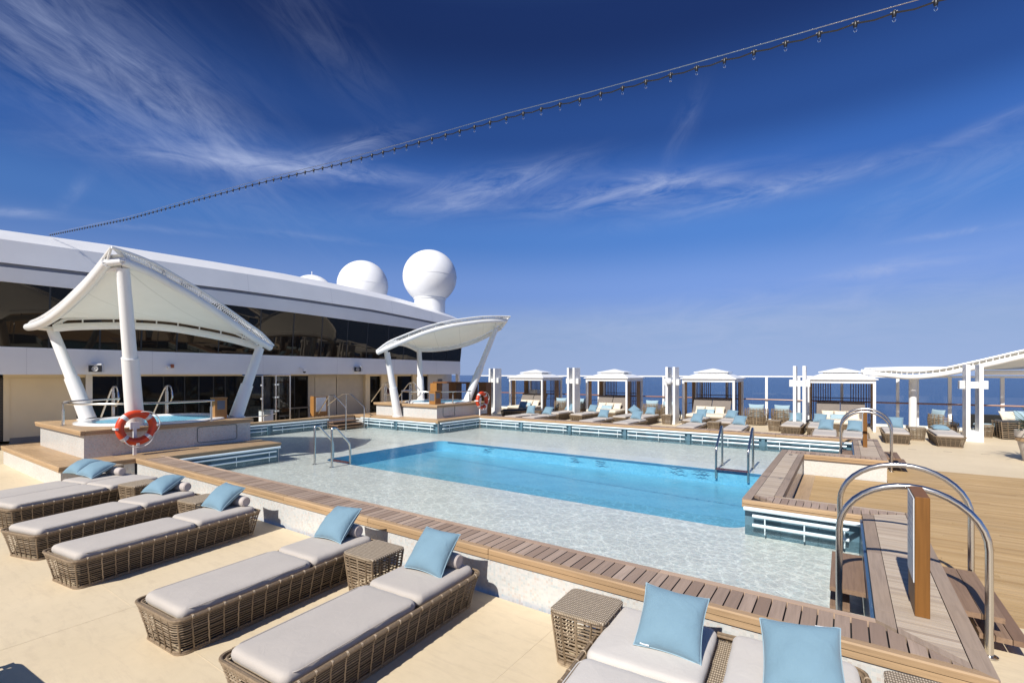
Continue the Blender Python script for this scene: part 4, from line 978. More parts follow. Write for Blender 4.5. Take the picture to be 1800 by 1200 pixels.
steps('wooden pool steps under the two large curved handrails at the near right', 6.15, 7.55, -.045, 1.10, .97, 1.49, [(.90, 1.22, .36), (1.04, 1.38, .18)], [(-.13, .185, .33), (-.13, .05, .12)])
steps('wooden pool steps under the smaller pair of curved handrails further back', 16.3, 17.7, -.08, 1.03, 1.05, 1.57, [(.90, 1.24, .36), (1.04, 1.4, .18)], [(-.13, .185, .33), (-.13, .05, .12)])
def signpost(lab, x0, x1, y0, y1, z1):
    t = thing('sign_post', lab, 'sign post', ((x0+x1)/2, (y0+y1)/2, .52))
    MB().bbox(x0, x1, y0, y1, .5225, z1, .004).build('upright', signpw, t)
    MB().box(x0-.008, x0-.001, y0+.02, y1-.03, .80, z1-.02).build('sign_face', signw, t)
    m = MB()
    for i in range(9): m.box(x0-.0095, x0-.0085, y1-.08-(.3 if i % 3 else .2), y1-.08, z1-.09-i*.05, z1-.078-i*.05)
    m.build('print_line', MATS['print_grey'], t)
signpost('wooden sign post with a white side panel between the large curved handrails', .500, .602, 5.39, 5.90, 1.545)
signpost('wooden sign post between the smaller curved handrails', .44, .54, 17.0, 17.5, 1.55)

# ------------------------------------------------------------------ rattan furniture
def strands(mb, hw0, hl0, hw1, hl1, z0, z1, k, r, rad, jit=.004, nseg=4):
    for i in range(k):
        f = i/(k-1); z = z0+(z1-z0)*f+random.uniform(-jit, jit)
        p = rrect(hw0+(hw1-hw0)*f, hl0+(hl1-hl0)*f, r, nseg)
        out = []
        for j, (x, y) in enumerate(p):
            x2, y2 = p[(j+1) % len(p)]
            out.append((x, y, z+random.uniform(-jit, jit)*.6))
            d = math.hypot(x2-x, y2-y)
            if d > .25:
                q = int(d/.22)
                for s in range(1, q): out.append((x+(x2-x)*s/q, y+(y2-y)*s/q, z+random.uniform(-jit, jit)))
        mb.tube(out, rad*random.uniform(.85, 1.15), 5, closed=True)
def uprights(mb, hw0, hl0, hw1, hl1, z0, z1, sp, rad, r=.1):
    def edge(n_, horizontal, s):
        for i in range(n_):
            f = (i+.5)/n_*2-1
            if horizontal: a = (f*(hw0-r*.6), s*(hl0+.006)); b = (f*(hw1-r*.6), s*(hl1+.006))
            else: a = (s*(hw0+.006), f*(hl0-r*.6)); b = (s*(hw1+.006), f*(hl1-r*.6))
            pts = []
            for q in range(9):
                g = q/8; w = .0025*(1 if q % 2 else -1)
                pts.append((a[0]+(b[0]-a[0])*g+(w if horizontal else 0), a[1]+(b[1]-a[1])*g+(0 if horizontal else w), z0+(z1-z0)*g))
            mb.tube(pts, rad, 5)
    for s in (-1, 1):
        edge(max(2, round(hw1*2/sp)), True, s); edge(max(2, round(hl1*2/sp)), False, s)
    for sx in (-1, 1):
        for sy in (-1, 1):
            k0 = .293*r
            mb.tube([(sx*(hw0-k0+.004), sy*(hl0-k0+.004), z0), (sx*(hw1-k0+.004), sy*(hl1-k0+.004), z1)], rad*1.2, 6)
def cushion(mb, x0, x1, y0, y1, z0, h, r=.07, cr=.03, crown=.012, seed=0, puff=.5):
    """soft mattress: rounded outline, rolled edges, gentle crown and creases near the rim"""
    rnd = random.Random(seed); ph = [rnd.uniform(0, 6) for _ in range(6)]
    hx, hy = (x1-x0)/2, (y1-y0)/2; cx, cy = (x0+x1)/2, (y0+y1)/2
    def ring(ins, z, wob=0):
        p = []
        for sx, sy, a0 in ((1, 1, 0), (-1, 1, 90), (-1, -1, 180), (1, -1, 270)):
            rr = max(.01, r-ins*.5)
            for i in range(7):
                a = R(a0+90*i/6); p.append([cx+sx*(hx-ins-rr)+rr*math.cos(a), cy+sy*(hy-ins-rr)+rr*math.sin(a)])
        # refine straight sides
        out = []
        for j in range(len(p)):
            q = p[(j+1) % len(p)]; d = math.hypot(q[0]-p[j][0], q[1]-p[j][1]); out.append(tuple(p[j]))
            if j % 7 == 6:
                for s in range(1, 14): out.append((p[j][0]+(q[0]-p[j][0])*s/14, p[j][1]+(q[1]-p[j][1])*s/14))
        res = []
        for x, y in out:
            ww = wob*(math.sin(x*23+ph[0])*.5+math.sin(y*19+ph[1])*.5+math.sin((x+y)*41+ph[2])*.3)
            res.append((x+ww*.5, y+ww*.5, z+ww*.35))
        return res
    b = .4*h
    rs = [ring(.03, z0), ring(.006, z0+.2*h, .003), ring(0, z0+.5*h, .006), ring(.006, z0+.75*h, .007), ring(.02, z0+.92*h, .005), ring(.045, z0+h, .004)]
    for f in (.12, .25, .5, .75, .95):
        i_ = .045+(min(hx, hy)-.05)*f; rs.append(ring(i_, z0+h+crown*(1-(1-f)**2), .002))
    mb.rings(rs, True)
def make_lounger(label, hw, mats, mat_m, group):
    t = thing('sun_lounger', label, 'sun lounger', (0, 0, 0), group=group, world=False)
    hl = 1.22; m = MB(); w0, l0 = hw-.075, hl-.06
    strands(m, w0, l0, hw, hl, .04, .33, 12, .09, .0056)
    m.build('basket', rattan, t, True)
    m = MB(); uprights(m, w0, l0, hw, hl, .02, .362, .15, .0075); m.build('upright_cane', rattan, t, True)
    m = MB()
    for z, a, b, rad in ((.012, w0, l0, .013), (.030, w0, l0, .009), (.352, hw, hl, .013), (.370, hw+.006, hl+.006, .015), (.362, hw-.025, hl-.025, .011)): m.tube([(x, y, z) for x, y in rrect(a, b, .09, 5)], rad, 7, closed=True)
    k_ = round(hl*2/.15)
    for sx in (-1, 1):
        for i in range(k_):
            y = (((i+.5)/k_)*2-1)*(hl-.06); x = sx*(hw+.004)
            m.tube([(x+.021*math.cos(q_*PI/4), y+.003*math.sin(q_), .366+.021*math.sin(q_*PI/4)) for q_ in range(8)], .005, 4, closed=True)
            m.tube([(x+.021*math.cos(q_*PI/4), y+.012, .366+.021*math.sin(q_*PI/4)) for q_ in range(8)], .0045, 4, closed=True)
    m.build('rim', rattan, t, True)
    m = MB(); m.box(-hw+.03, hw-.03, -hl+.03, hl-.03, .318, .332); m.build('woven_panel', rattanp, t)
    m = MB(); m.box(-w0+.06, w0-.06, -l0+.06, l0-.06, .03, .30); m.build('liner', rdark, t)  # box whose near-black colour paints the shade between the strands
    for i, (a, b) in enumerate(mats):
        m = MB(); cushion(m, a, b, -hl+.055, .235, .334, .105, seed=i+3); mo = m.build('mattress', mat_m, t, True)
        m = MB(); cushion(m, a, b, .245, hl-.055, .338, .112, seed=i+9); m.build('head_mattress', mat_m, t, True)
        m = MB(); m.tube([(x, y, .334+.092) for x, y in rrect((b-a)/2-.002, .645, .07, 5, (a+b)/2, -.46)], .0055, 5, closed=True); m.build('piping', mat_m, mo, True)
    return t
G1 = 'sun loungers in front of the pool wall'
hw = .41
L0 = make_lounger('sun lounger right of the middle side table, its foot cut off by the bottom edge', hw, [(-.365, .365)], matt, G1)
def put(o, cx, cy, deg): o.location = (cx, cy, 0); o.rotation_euler = (0, 0, R(deg))
put(L0, -3.72, 3.06, 3.0)
L4 = dup(L0, (-5.43, 3.06, 0), R(3.4), 'sun lounger left of the tall side table in the middle foreground', G1)
L3 = dup(L0, (-8.09, 2.93, 0), R(7.5), 'sun lounger third from the left with a pillow shadow on the wall', G1)
L2 = dup(L0, (-9.86, 2.83, 0), R(15), 'sun lounger second from the left between two low side tables', G1)
LD = make_lounger('double sun lounger with two pale mattresses at the bottom right corner', .955, [(-.91, -.06), (.06, .91)], mattw, G1); put(LD, -.74, 3.22, 4.0)
LD2 = make_lounger('double sun lounger at the far left with two blue pillows', .84, [(-.80, -.005), (.005, .80)], matt, G1); put(LD2, -12.35, 2.86, 13.5)
# side tables
def make_table(label, group):
    t = thing('side_table', label, 'side table', (0, 0, 0), group=group, world=False)
    m = MB(); strands(m, .205, .205, .25, .25, .04, .455, 14, .05, .008); m.build('basket', rattan, t, True)
    m = MB(); uprights(m, .205, .205, .25, .25, .02, .48, .17, .0105, .05)
    for z, a in ((.014, .206), (.03, .207)): m.tube([(x, y, z) for x, y in rrect(a, a, .05, 4)], .012, 6, closed=True)
    m.build('upright_cane', rattan, t, True)
    m = MB(); o1 = rrect(.252, .252, .055, 6); o2 = rrect(.262, .262, .06, 6); o3 = rrect(.25, .25, .055, 6)
    m.rings([[(x, y, .47) for x, y in o1], [(x, y, .485) for x, y in o2], [(x, y, .497) for x, y in o2], [(x, y, .506) for x, y in o3]], True); m.build('tabletop', rattanp, t, False)
    return t
G2 = 'rattan side tables between the front loungers'
T4 = make_table('square rattan side table standing alone left of the double lounger with pale mattresses', G2); T4.location = (-1.93, 4.02, 0); T4.rotation_euler = (0, 0, R(2))
dup(T4, (-4.64, 3.84, 0), R(2), 'square rattan side table between the fourth and fifth pillows', G2)
dup(T4, (-8.95, 3.76, 0), R(8), 'rattan side table between the second and third loungers from the left', G2)
dup(T4, (-11.2, 3.63, 0), R(12), 'rattan side table between the far left double lounger and its neighbour', G2)
dup(T4, (.50, 4.10, 0), R(3), 'rattan side table cut off by the bottom edge right of the last pillow', G2)
dup(T4, (-13.95, 3.85, 0), R(12), 'rattan side table half hidden behind the two leftmost pillows', G2)

# pillows
def pillow_mesh(a, b, T, seed, n=18):
    rnd = random.Random(seed); ph = [rnd.uniform(0, 6.28) for _ in range(8)]
    def prof(u, v):
        e = max(0, (1-u*u))*max(0, (1-v*v)); return T*e**.42
    def pos(u, v, s):
        x = a*u*(1-.085*(1-v*v)*abs(u)**1.5); y = b*v*(1-.085*(1-u*u)*abs(v)**1.5)
        z = s*prof(u, v)
        c = (abs(u)*abs(v))**2
        if T > .1: z += s*.016*math.sin(2.3*u+ph[3])*math.sin(2.6*v+ph[4])*(1-u*u)*(1-v*v)-.018*(u*math.cos(ph[5])+v*math.sin(ph[5]))**2*(1 if s > 0 else 1)
        z += .007*math.sin(9*u+ph[0]+3*v)*math.sin(8*v+ph[1])*(1-abs(u*v))*(1 if abs(u) < 1 and abs(v) < 1 else 0)
        z += .006*c*math.sin(26*(u-v*(1 if u*v > 0 else -1))+ph[2])
        return (x, y, z)
    m = MB()
    def ez(t): return math.sin((t-.5)*PI)
    m.grid(lambda u, v: pos(ez(u), ez(v), 1), n, n); m.grid(lambda u, v: pos(ez(u), ez(v), -1), n, n, True)
    rim = [pos(ez(i/n), -1, 1) for i in range(n)]+[pos(1, ez(i/n), 1) for i in range(n)]+[pos(ez(1-i/n), 1, 1) for i in range(n)]+[pos(-1, ez(1-i/n), 1) for i in range(n)]
    return m, rim
def make_pillow(label, seed, group, mat=None, a=.25, b=.25, T=.115, edge=None, name='blue_pillow'):
    t = thing(name, label, 'pillow', (0, 0, 0), group=group, world=False)
    m, rim = pillow_mesh(a, b, T, seed); m.build('cover', mat or blue, t, True)
    m = MB(); m.tube(rim, .0055, 5, closed=True); m.build('piping', edge or blue, t, True)
    return t
G3 = 'blue pillows on the front loungers'
def lean(o, x, y, z, rz, tilt, roll=0):
    """pillow standing on its lower edge, leaning back by tilt from flat"""
    o.location = (x, y, z); o.rotation_euler = (R(tilt), R(roll), R(rz)); o.rotation_mode = 'XYZ'; return o
pils = [make_pillow('blue pillow on the lounger beside the tall side table, in front of a pale roll', 1, G3, edge=pipe), make_pillow('', 5, G3, edge=pipe), make_pillow('', 8, G3, edge=pipe)]
def newp(i, x, y, z, rz, tilt, roll, label, group=G3):
    if pils[i].get('used'): o = dup(pils[i], (x, y, z), 0, label, group)
    else: o = pils[i]; o['label'] = label; o['used'] = 1; o['group'] = group
    return lean(o, x, y, z, rz, tilt, roll)
# (centre x, y, z)
newp(0, -3.75, 3.90, .655, 4, 47, 2, 'blue pillow leaning on a pale roll on the lounger right of the middle side table')
newp(1, -5.50, 3.95, .645, 3, 42, -2, 'blue pillow leaning on a pale roll on the lounger left of the middle side table')
newp(2, -8.28, 3.80, .63, 8, 36, 4, 'blue pillow leaning on a roll just left of its own dark shadow on the wall')
newp(0, -10.22, 3.66, .60, 16, 24, -3, 'blue pillow lying low on a roll on the second lounger from the left')
newp(1, -12.95, 3.42, .61, 14, 24, 3, 'blue pillow at the far left, the nearer of two side by side')
newp(2, -13.62, 3.36, .61, 14, 24, -2, 'blue pillow at the far left, the farther of two side by side')
newp(2, -1.13, 3.88, .645, 6, 45, 3, 'blue pillow right of the lone side table on the pale double lounger')
newp(0, -.24, 3.84, .650, 5, 46, -5, 'blue pillow at the bottom edge, the rightmost of the front row')
for o in (): pass
pils_tags = [o for o in list(C.objects) if o.name.startswith('blue_pillow')]
m = MB()
for o in list(C.objects):
    if o.name in ('blue_pillow.006', 'blue_pillow.007'):
        q = MB(); q.box(-.2 if o.name[-1] == '6' else .10, -.13 if o.name[-1] == '6' else .17, (-.238 if o.name[-1] == '6' else .222), (-.222 if o.name[-1] == '6' else .238), -.004, .012); q.build('care_tag', signw, o, org=(0, 0, 0))
def make_roll(label, group):
    t = thing('head_roll', label, 'cushion roll', (0, 0, 0), group=group, world=False)
    m = MB(); k = 9; prof = []
    L = .235
    rs = []
    for x, r_ in ((-L, .02), (-L, .062), (-L+.012, .076), (-L+.05, .082), (0, .084), (L-.05, .082), (L-.012, .076), (L, .062), (L, .02)):
        rs.append([(x, r_*math.cos(2*PI*j/20), r_*math.sin(2*PI*j/20)) for j in range(20)])
    m.rings(rs, True); m.build('cover', bolst, t, True)
    for s in (-1, 1):
        m = MB(); m.tube([(s*(L+.001), .064*math.cos(2*PI*j/20), .064*math.sin(2*PI*j/20)) for j in range(20)], .005, 5, closed=True); m.build('piping', bolst, t, True)
    return t
G4 = 'head rolls behind the front pillows'
R0 = make_roll('pale head roll behind the pillow right of the middle side table', G4); R0.location = (-3.74, 4.06, .530); R0.rotation_euler = (0, 0, R(3))
dup(R0, (-5.50, 4.09, .53), R(3.4), 'pale head roll behind the pillow left of the middle side table', G4)
dup(R0, (-8.22, 3.99, .53), R(7.5), 'pale head roll behind the third lounger pillow beside the shadow on the wall', G4)
dup(R0, (-10.15, 3.88, .53), R(15), 'pale head roll at the end of the second lounger from the left', G4)
dup(R0, (-12.85, 3.72, .53), R(13.5), 'shaded head roll behind the nearer of the two leftmost pillows', G4)
# unseen chair outside the bottom left, added to cast the corner shadow
t = thing('dark_deck_chair', 'unseen slotted deck chair outside the bottom left corner, added for its shadow', 'deck chair', (-5.50, .17, 0), R(4.6), world=False)
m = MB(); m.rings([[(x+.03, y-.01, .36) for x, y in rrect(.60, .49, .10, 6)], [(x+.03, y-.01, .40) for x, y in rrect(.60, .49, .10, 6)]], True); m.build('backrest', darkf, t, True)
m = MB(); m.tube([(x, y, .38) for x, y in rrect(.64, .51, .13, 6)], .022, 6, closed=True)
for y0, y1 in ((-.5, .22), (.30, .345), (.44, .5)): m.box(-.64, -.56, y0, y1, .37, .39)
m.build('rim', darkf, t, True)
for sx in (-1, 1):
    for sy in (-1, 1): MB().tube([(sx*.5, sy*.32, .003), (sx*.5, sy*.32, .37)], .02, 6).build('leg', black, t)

# ------------------------------------------------------------------ far side: loungers, tables, pillows
G5 = 'far sun loungers by the cabanas'
farA = [(-14.13, 'C1 near left'), (-13.05, ''), (-9.85, ''), (-8.17, ''), (-5.40, ''), (-3.67, ''), (-.60, ''), (.32, '')]
labA = ['far lounger nearest the pool wall under the tall leaning pillow below the leftmost cabana', 'far lounger nearest the pool wall, right of the tall leaning pillow', 'far lounger nearest the pool wall below the daybed of the second cabana', 'far lounger nearest the pool wall between the second cabana and third pylon',
        'far lounger nearest the pool wall left of the ladder, below the third cabana', 'far lounger nearest the pool wall directly above the right pool ladder', 'far lounger nearest the pool wall below the rightmost cabana, left one', 'far lounger nearest the pool wall just left of the small sign post']
for (x, _), lb in zip(farA, labA): dup(L0, (x, 21.55, 0), R(random.uniform(-2, 2)), lb, G5)
farB = [-13.4, -11.9, -9.45, -8.55, -5.95, -4.55, -1.85, -.90]
labB = ['far lounger in the back row below the second pylon from the left', 'far lounger in the back row at the left post of the second cabana', 'far lounger in the back row under the tilted pillow of the second cabana', 'far lounger in the back row beside the wicker table at the third pylon',
        'far lounger in the back row at the left post of the third cabana', 'far lounger in the back row at the right post of the third cabana', 'far lounger in the back row below the fourth pylon', 'far lounger in the back row at the left post of the rightmost cabana']
for x, lb in zip(farB, labB): dup(L0, (x, 24.65, 0), R(random.uniform(-4, 2)), lb, G5)
dup(L0, (1.62, 24.0, 0), R(0), 'far lounger right of the rightmost cabana behind the small curved handrails', G5)
dup(L0, (3.10, 24.05, 0), R(0), 'far lounger standing alone left of the tall pylon on the right', G5)
LDk = make_lounger('dark mattress sun lounger below the leftmost cabana', .41, [(-.365, .365)], darkf, G5); LDk.location = (-16.2, 24.6, 0); LDk.rotation_euler = (0, 0, R(-62))
G6 = 'blue pillows on the far loungers'
pa = ['tall blue pillow on the near row below the leftmost cabana', 'blue pillow right of the tall one below the leftmost cabana', 'blue pillow on the near row in front of the second cabana daybed', 'blue pillow on the near row midway between second cabana and third pylon', 'blue pillow on the near row at the left foot of the third cabana', 'blue pillow on the near row right of the ladder top', 'blue pillow on the near row below the rightmost cabana, left of its neighbour', 'blue pillow on the near row touching the small curved handrail']
for i, ((x, _), lb) in enumerate(zip(farA, pa)): newp(i % 3, x+.02, 22.35, .66, random.uniform(-8, 8), 43+(20 if i == 0 else 0), random.uniform(-6, 6), lb, G6)
pb = ['blue pillow on the back row in front of the second pylon', 'blue pillow on the back row at the left post of the second cabana', 'tilted blue pillow on the back row at the right post of the second cabana', 'blue pillow on the back row in front of the armchair beside the third pylon', 'blue pillow on the back row partly behind another at the third cabana', 'blue pillow on the back row at the right post of the third cabana', 'blue pillow on the back row in front of the fourth pylon', 'blue pillow on the back row at the left post of the rightmost cabana']
for i, (x, lb) in enumerate(zip(farB, pb)): newp((i+1) % 3, x+.02, 25.5, .65, random.uniform(-8, 8), 43, 35 if i == 2 else random.uniform(-6, 6), lb, G6)
newp(0, -16.75, 25.6, .66, 10, 55, 4, 'blue pillow in front of the leftmost cabana daybed', G6)
newp(1, 1.70, 24.75, .66, 0, 55, 2, 'blue pillow on the lounger behind the small curved handrails', G6)
newp(2, 3.05, 24.75, .535, 5, 4, 2, 'blue pillow lying flat on the lone lounger left of the tall right pylon', G6)
G7 = 'rattan side tables on the far side'
for x, y, lb in ((-4.72, 22.6, 'low rattan side table between two near row loungers at the third cabana'), (-7.55, 25.2, 'rattan side table at the foot of the third pylon'), (-2.62, 24.9, 'rattan side table in front of the round armchairs left of the fourth pylon'), (2.36, 24.7, 'rattan side table between the two loungers on the right'), (4.75, 27.4, 'rattan side table right of the tall right pylon')):
    dup(T4, (x, y, 0), 0, lb, G7)
# round wicker armchairs with pale blue cushions
def make_armchair(label, group):
    t = thing('wicker_armchair', label, 'armchair', (0, 0, 0), group=group, world=False)
    m = MB(); rows = 13
    for i in range(rows):
        f = i/(rows-1); z = .05+f*.80; rr2 = .47+.08*math.sin(f*2.4)
        pts = []
        for j in range(29):
            a = R(-205+230*j/28); top = 1 if f < .55 else (1 if abs(j-14) < 13-14*(f-.55) else 0)
            if top: pts.append((rr2*math.cos(a), rr2*math.sin(a)*.95, z+random.uniform(-.006, .006)))
        if len(pts) > 2: m.tube(pts, .017, 5)
    m.build('basket', rattan, t, True)
    m = MB()
    for j in range(15):
        a = R(-205+230*j/14); hgt = .05+.80*(1 if abs(j-7) < 6 else .6)
        m.tube([((.475+.08*math.sin(q*2.4))*math.cos(a), (.475+.08*math.sin(q*2.4))*.95*math.sin(a), .05+(hgt-.05)*q) for q in (0, .33, .66, 1)], .016, 5)
    m.build('upright_cane', rattan, t, True)
    m = MB(); m.lathe([(.41, .05), (.44, .3), (.44, .40)], 24, (0, 0, 0)); m.build('liner', rdark, t)
    m = MB(); cushion(m, -.40, .40, -.38, .42, .40, .14, r=.2, seed=5); m.build('seat_cushion', blue2, t, True)
    m, rim = pillow_mesh(.36, .27, .10, 4, 12); o = m.build('back_cushion', blue2, t, True); o.location = (0, -.26, .80); o.rotation_euler = (R(78), 0, 0)
    return t
G8 = 'round wicker armchairs between the cabanas'
A0 = make_armchair('round wicker armchair right of the third cabana, the left of two', G8); A0.location = (-3.72, 27.6, 0); A0.rotation_euler = (0, 0, R(8))
for x, y, a, lb in ((-2.5, 27.6, -12, 'round wicker armchair left of the fourth pylon, the right of two'), (-9.3, 28.2, 8, 'round wicker armchair right of the second cabana, the left of two'), (-8.05, 27.5, -12, 'round wicker armchair beside the third pylon, the right of two'),
                 (-15.1, 27.8, 8, 'round wicker armchair right of the leftmost cabana'), (-13.6, 27.9, -12, 'round wicker armchair half hidden behind the second pylon'), (3.55, 27.8, -60, 'round wicker armchair behind the lone lounger, left of the tall right pylon')):
    dup(A0, (x, y, 0), R(a), lb, G8)
# square rattan armchair at the right edge
t = thing('square_armchair', 'square rattan armchair with striped throw and blue pillow at the right edge', 'armchair', (5.6, 27.4, 0), R(6), world=False)
m = MB(); strands(m, .46, .46, .52, .50, .05, .66, 9, .06, .013); m.build('basket', rattan, t, True)
m = MB(); uprights(m, .46, .46, .52, .50, .02, .70, .3, .015, .06); m.build('upright_cane', rattan, t, True)
MB().box(-.43, .43, -.43, .43, .05, .62).build('liner', rdark, t)
m = MB(); cushion(m, -.45, .45, -.45, .45, .62, .12, seed=2); m.build('seat_cushion', darkf, t, True)
m, rim = pillow_mesh(.27, .22, .09, 3, 12); o = m.build('throw_pillow', creamf, t, True); o.location = (-.15, .05, .90); o.rotation_euler = (R(60), 0, R(20))
m, rim = pillow_mesh(.25, .22, .09, 6, 12); o = m.build('throw_pillow', blue2, t, True); o.location = (.28, .05, .92); o.rotation_euler = (R(65), 0, R(-10))
t = thing('daybed_bench', 'dark bench with pale blue seat left of the square armchair', 'bench', (5.0, 28.3, 0), 0, world=False)
m = MB(); strands(m, .42, .5, .46, .52, .05, .36, 7, .06, .014); m.build('basket', rdark, t, True); m = MB(); cushion(m, -.4, .4, -.5, .4, .36, .12, seed=4); m.build('seat_cushion', blue2, t, True)
MB().bbox(-.5, .6, .45, .6, .3, .85, .03).build('backrest', rdark, t)

# ------------------------------------------------------------------ cabanas and daybeds
G9 = 'white cabanas along the glass railing'
def make_cabana(label):
    t = thing('cabana', label, 'cabana', (0, 0, 0), group=G9, world=False)
    w_, d_ = 1.325, 2.7
    for x in (-w_+.055, w_-.055):
        for y in (.055, d_-.055): MB().bbox(x-.055, x+.055, y-.055, y+.055, .003, 2.17, .006).build('post', white, t)
    m = MB(); m.box(-w_, w_, -.002, .11, 2.172, 2.33); m.box(-w_, w_, d_-.11, d_+.002, 2.172, 2.33); m.box(-w_-.001, -w_+.11, .112, d_-.112, 2.172, 2.33); m.box(w_-.11, w_+.001, .112, d_-.112, 2.172, 2.33); m.build('beam', white, t)
    def tier(x, y0, y1, z, zt, xt, yt0, yt1):
        m = MB(); m.rings([[(-x, y0, z), (x, y0, z), (x, y1, z), (-x, y1, z)], [(-x, y0, z+.04), (x, y0, z+.04), (x, y1, z+.04), (-x, y1, z+.04)], [(-xt, yt0, zt), (xt, yt0, zt), (xt, yt1, zt), (-xt, yt1, zt)]], True); return m
    tier(w_+.09, -.09, d_+.09, 2.332, 2.61, .80, .75, d_-.75).build('lower_roof', white, t)
    tier(.88, .68, d_-.68, 2.665, 2.90, .04, d_/2-.04, d_/2+.04).build('upper_roof', white, t)
    MB().box(-.7, .7, .85, d_-.85, 2.612, 2.664).build('roof_vent', white, t)
    # brown curtains gathered at the sides
    for x in (-w_+.09, w_-.09):
        for y0, y1 in ((.18, .62), (1.75, 2.35)):
            m = MB(); m.grid(lambda u, v, x=x, y0=y0, y1=y1: (x+.025*math.sin(u*34), y0+(y1-y0)*u, .12+2.04*v), 40, 4); m.build('curtain', brownc, t, True)
        MB().tube([(x, .1, .95), (x, d_-.1, .95)], .014, 6).build('side_rail', black, t)
    # slatted back screens
    m = MB()
    for i in range(8):
        for s in (-1, 1): x = s*(1.16-.105*i); m.box(x-.018, x+.018, d_-.08, d_-.05, .25, 2.17)
    m.box(-1.2, 1.2, d_-.085, d_-.045, 1.36, 1.40); m.build('slat_screen', brownw, t)
    return t
brownc = fabric('brown_curtain', (.36, .235, .14), .9, 200, .1, .3)
def make_daybed(label):
    t = thing('daybed', label, 'daybed', (0, 0, 0), group='daybeds inside the cabanas', world=False)
    m = MB(); strands(m, .90, .92, .94, .96, .05, .30, 8, .06, .012); m.build('basket', rattan, t, True)
    m = MB(); uprights(m, .90, .92, .94, .96, .02, .32, .3, .013, .06); m.build('upright_cane', rattan, t, True)
    MB().box(-.9, .9, -.92, .92, .04, .30).build('liner', rdark, t)
    m = MB(); cushion(m, -.93, .93, -.95, .62, .32, .16, seed=1); m.build('mattress', creamf, t, True)
    for s in (-1, 1):
        m = MB(); m.rings([[(s*.49-.47, .55, .44), (s*.49+.47, .55, .44), (s*.49+.47, .70, .40), (s*.49-.47, .70, .40)], [(s*.49-.47, 1.05, 1.24), (s*.49+.47, 1.05, 1.24), (s*.49+.47, 1.17, 1.18), (s*.49-.47, 1.17, 1.18)]], True); m.build('headrest', taupe, t)
    return t
cabl = ['leftmost white cabana with two tier roof', 'second white cabana from the left, with two tier roof', 'third white cabana from the left, behind the pool ladder', 'rightmost white cabana, beside the curved canopy']
bedl = ['cream daybed in the leftmost cabana', 'cream daybed in the second cabana from the left', 'cream daybed in the third cabana from the left', 'cream daybed in the rightmost cabana']
names = ['leftmost cabana', 'second cabana', 'third cabana', 'rightmost cabana']
cab = bed = cu = bl = None
for i, x in enumerate((-17.48, -11.74, -5.97, -.155)):
    if cab is None: cab = make_cabana(cabl[0]); cab.location = (x, 27.0, 0)
    else: dup(cab, (x, 27.0, 0), 0, cabl[i], G9)
    if bed is None: bed = make_daybed(bedl[0]); bed.location = (x, 27.15, .02)
    else: dup(bed, (x, 27.15, .02), 0, bedl[i], 'daybeds inside the cabanas')
    for j, dx in enumerate((-.5, 0, .5)):
        lb = '%s cream cushion on the daybed of the %s' % (('left', 'middle', 'right')[j], names[i])
        if cu is None: cu = make_pillow(lb, 3, 'cream cushions on the daybeds', creamf, .24, .24, .09, creamf, 'cream_cushion')
        else: cu2 = dup(cu, (0, 0, 0), 0, lb, 'cream cushions on the daybeds')
        lean(cu if (i, j) == (0, 0) else cu2, x+dx, 27.52, .66, 0, 52, 0)
    lb = 'long pale blue cushion on the daybed of the %s' % names[i]
    if bl is None: bl = make_pillow(lb, 4, 'pale blue cushions on the daybeds', blue2, .36, .15, .08, blue2, 'long_cushion'); o = bl
    else: o = dup(bl, (0, 0, 0), 0, lb, 'pale blue cushions on the daybeds')
    lean(o, x-.05, 27.20, .60, 0, 50, 0)
t = thing('black_bag', 'black bag on the deck by the left post of the rightmost cabana', 'bag', (-1.3, 26.2, 0), world=False)
m = MB(); m.lathe([(.10, .003), (.19, .08), (.21, .25), (.17, .42), (.07, .50), (.01, .51)], 14, (0, 0, 0), 1, .8); m.build('body', black, t, True)

# pylons
G10 = 'white twin post pylons'
def make_pylon(label):
    t = thing('pylon', label, 'pylon', (0, 0, 0), group=G10, world=False)
    for x in (-.185, .185): MB().bbox(x-.062, x+.062, -.13, .62, .40, 2.96, .006).build('post', white, t)
    MB().bbox(-.25, .25, -.14, .63, .003, .398, .006).build('base', white, t)
    MB().box(-.122, .122, -.02, .50, 2.05, 2.30).build('crossbar', white, t)
    for s in (-1, 1): MB().bbox(s*.33-.08, s*.33+.08, .05, .40, 2.02, 2.34, .01).build('lamp_box', plain('lamp_box_white', (.70, .70, .69), .4), t)
    return t
py = make_pylon('white twin post pylon left of the leftmost cabana'); py.location = (-18.97, 25.4, 0)
for x, lb in ((-13.2, 'white twin post pylon between the first and second cabanas'), (-7.43, 'white twin post pylon carrying a round lamp, left of the third cabana'), (-1.67, 'white twin post pylon left of the rightmost cabana'), (4.12, 'white twin post pylon at the right in front of the curved canopy')): dup(py, (x, 25.4, 0), 0, lb, G10)
t = thing('deck_lamp', 'round white lamp hanging on the third pylon', 'lamp', (-7.45, 25.1, 2.2))
m = MB(); m.lathe([(.02, .19), (.10, .15), (.16, .05), (.16, -.05), (.11, -.14), (.02, -.15)], 20, (-7.45, 25.12, 2.22)); m.build('globe', signw, t, True)
m = MB(); m.lathe([(.07, .0), (.05, .06), (.01, .12)], 12, (-7.45, 25.12, 2.40)); m.tube([(-7.45, 25.12, 2.5), (-7.45, 25.25, 2.62), (-7.45, 25.3, 2.62)], .018, 6); m.build('bracket', slot, t, True)
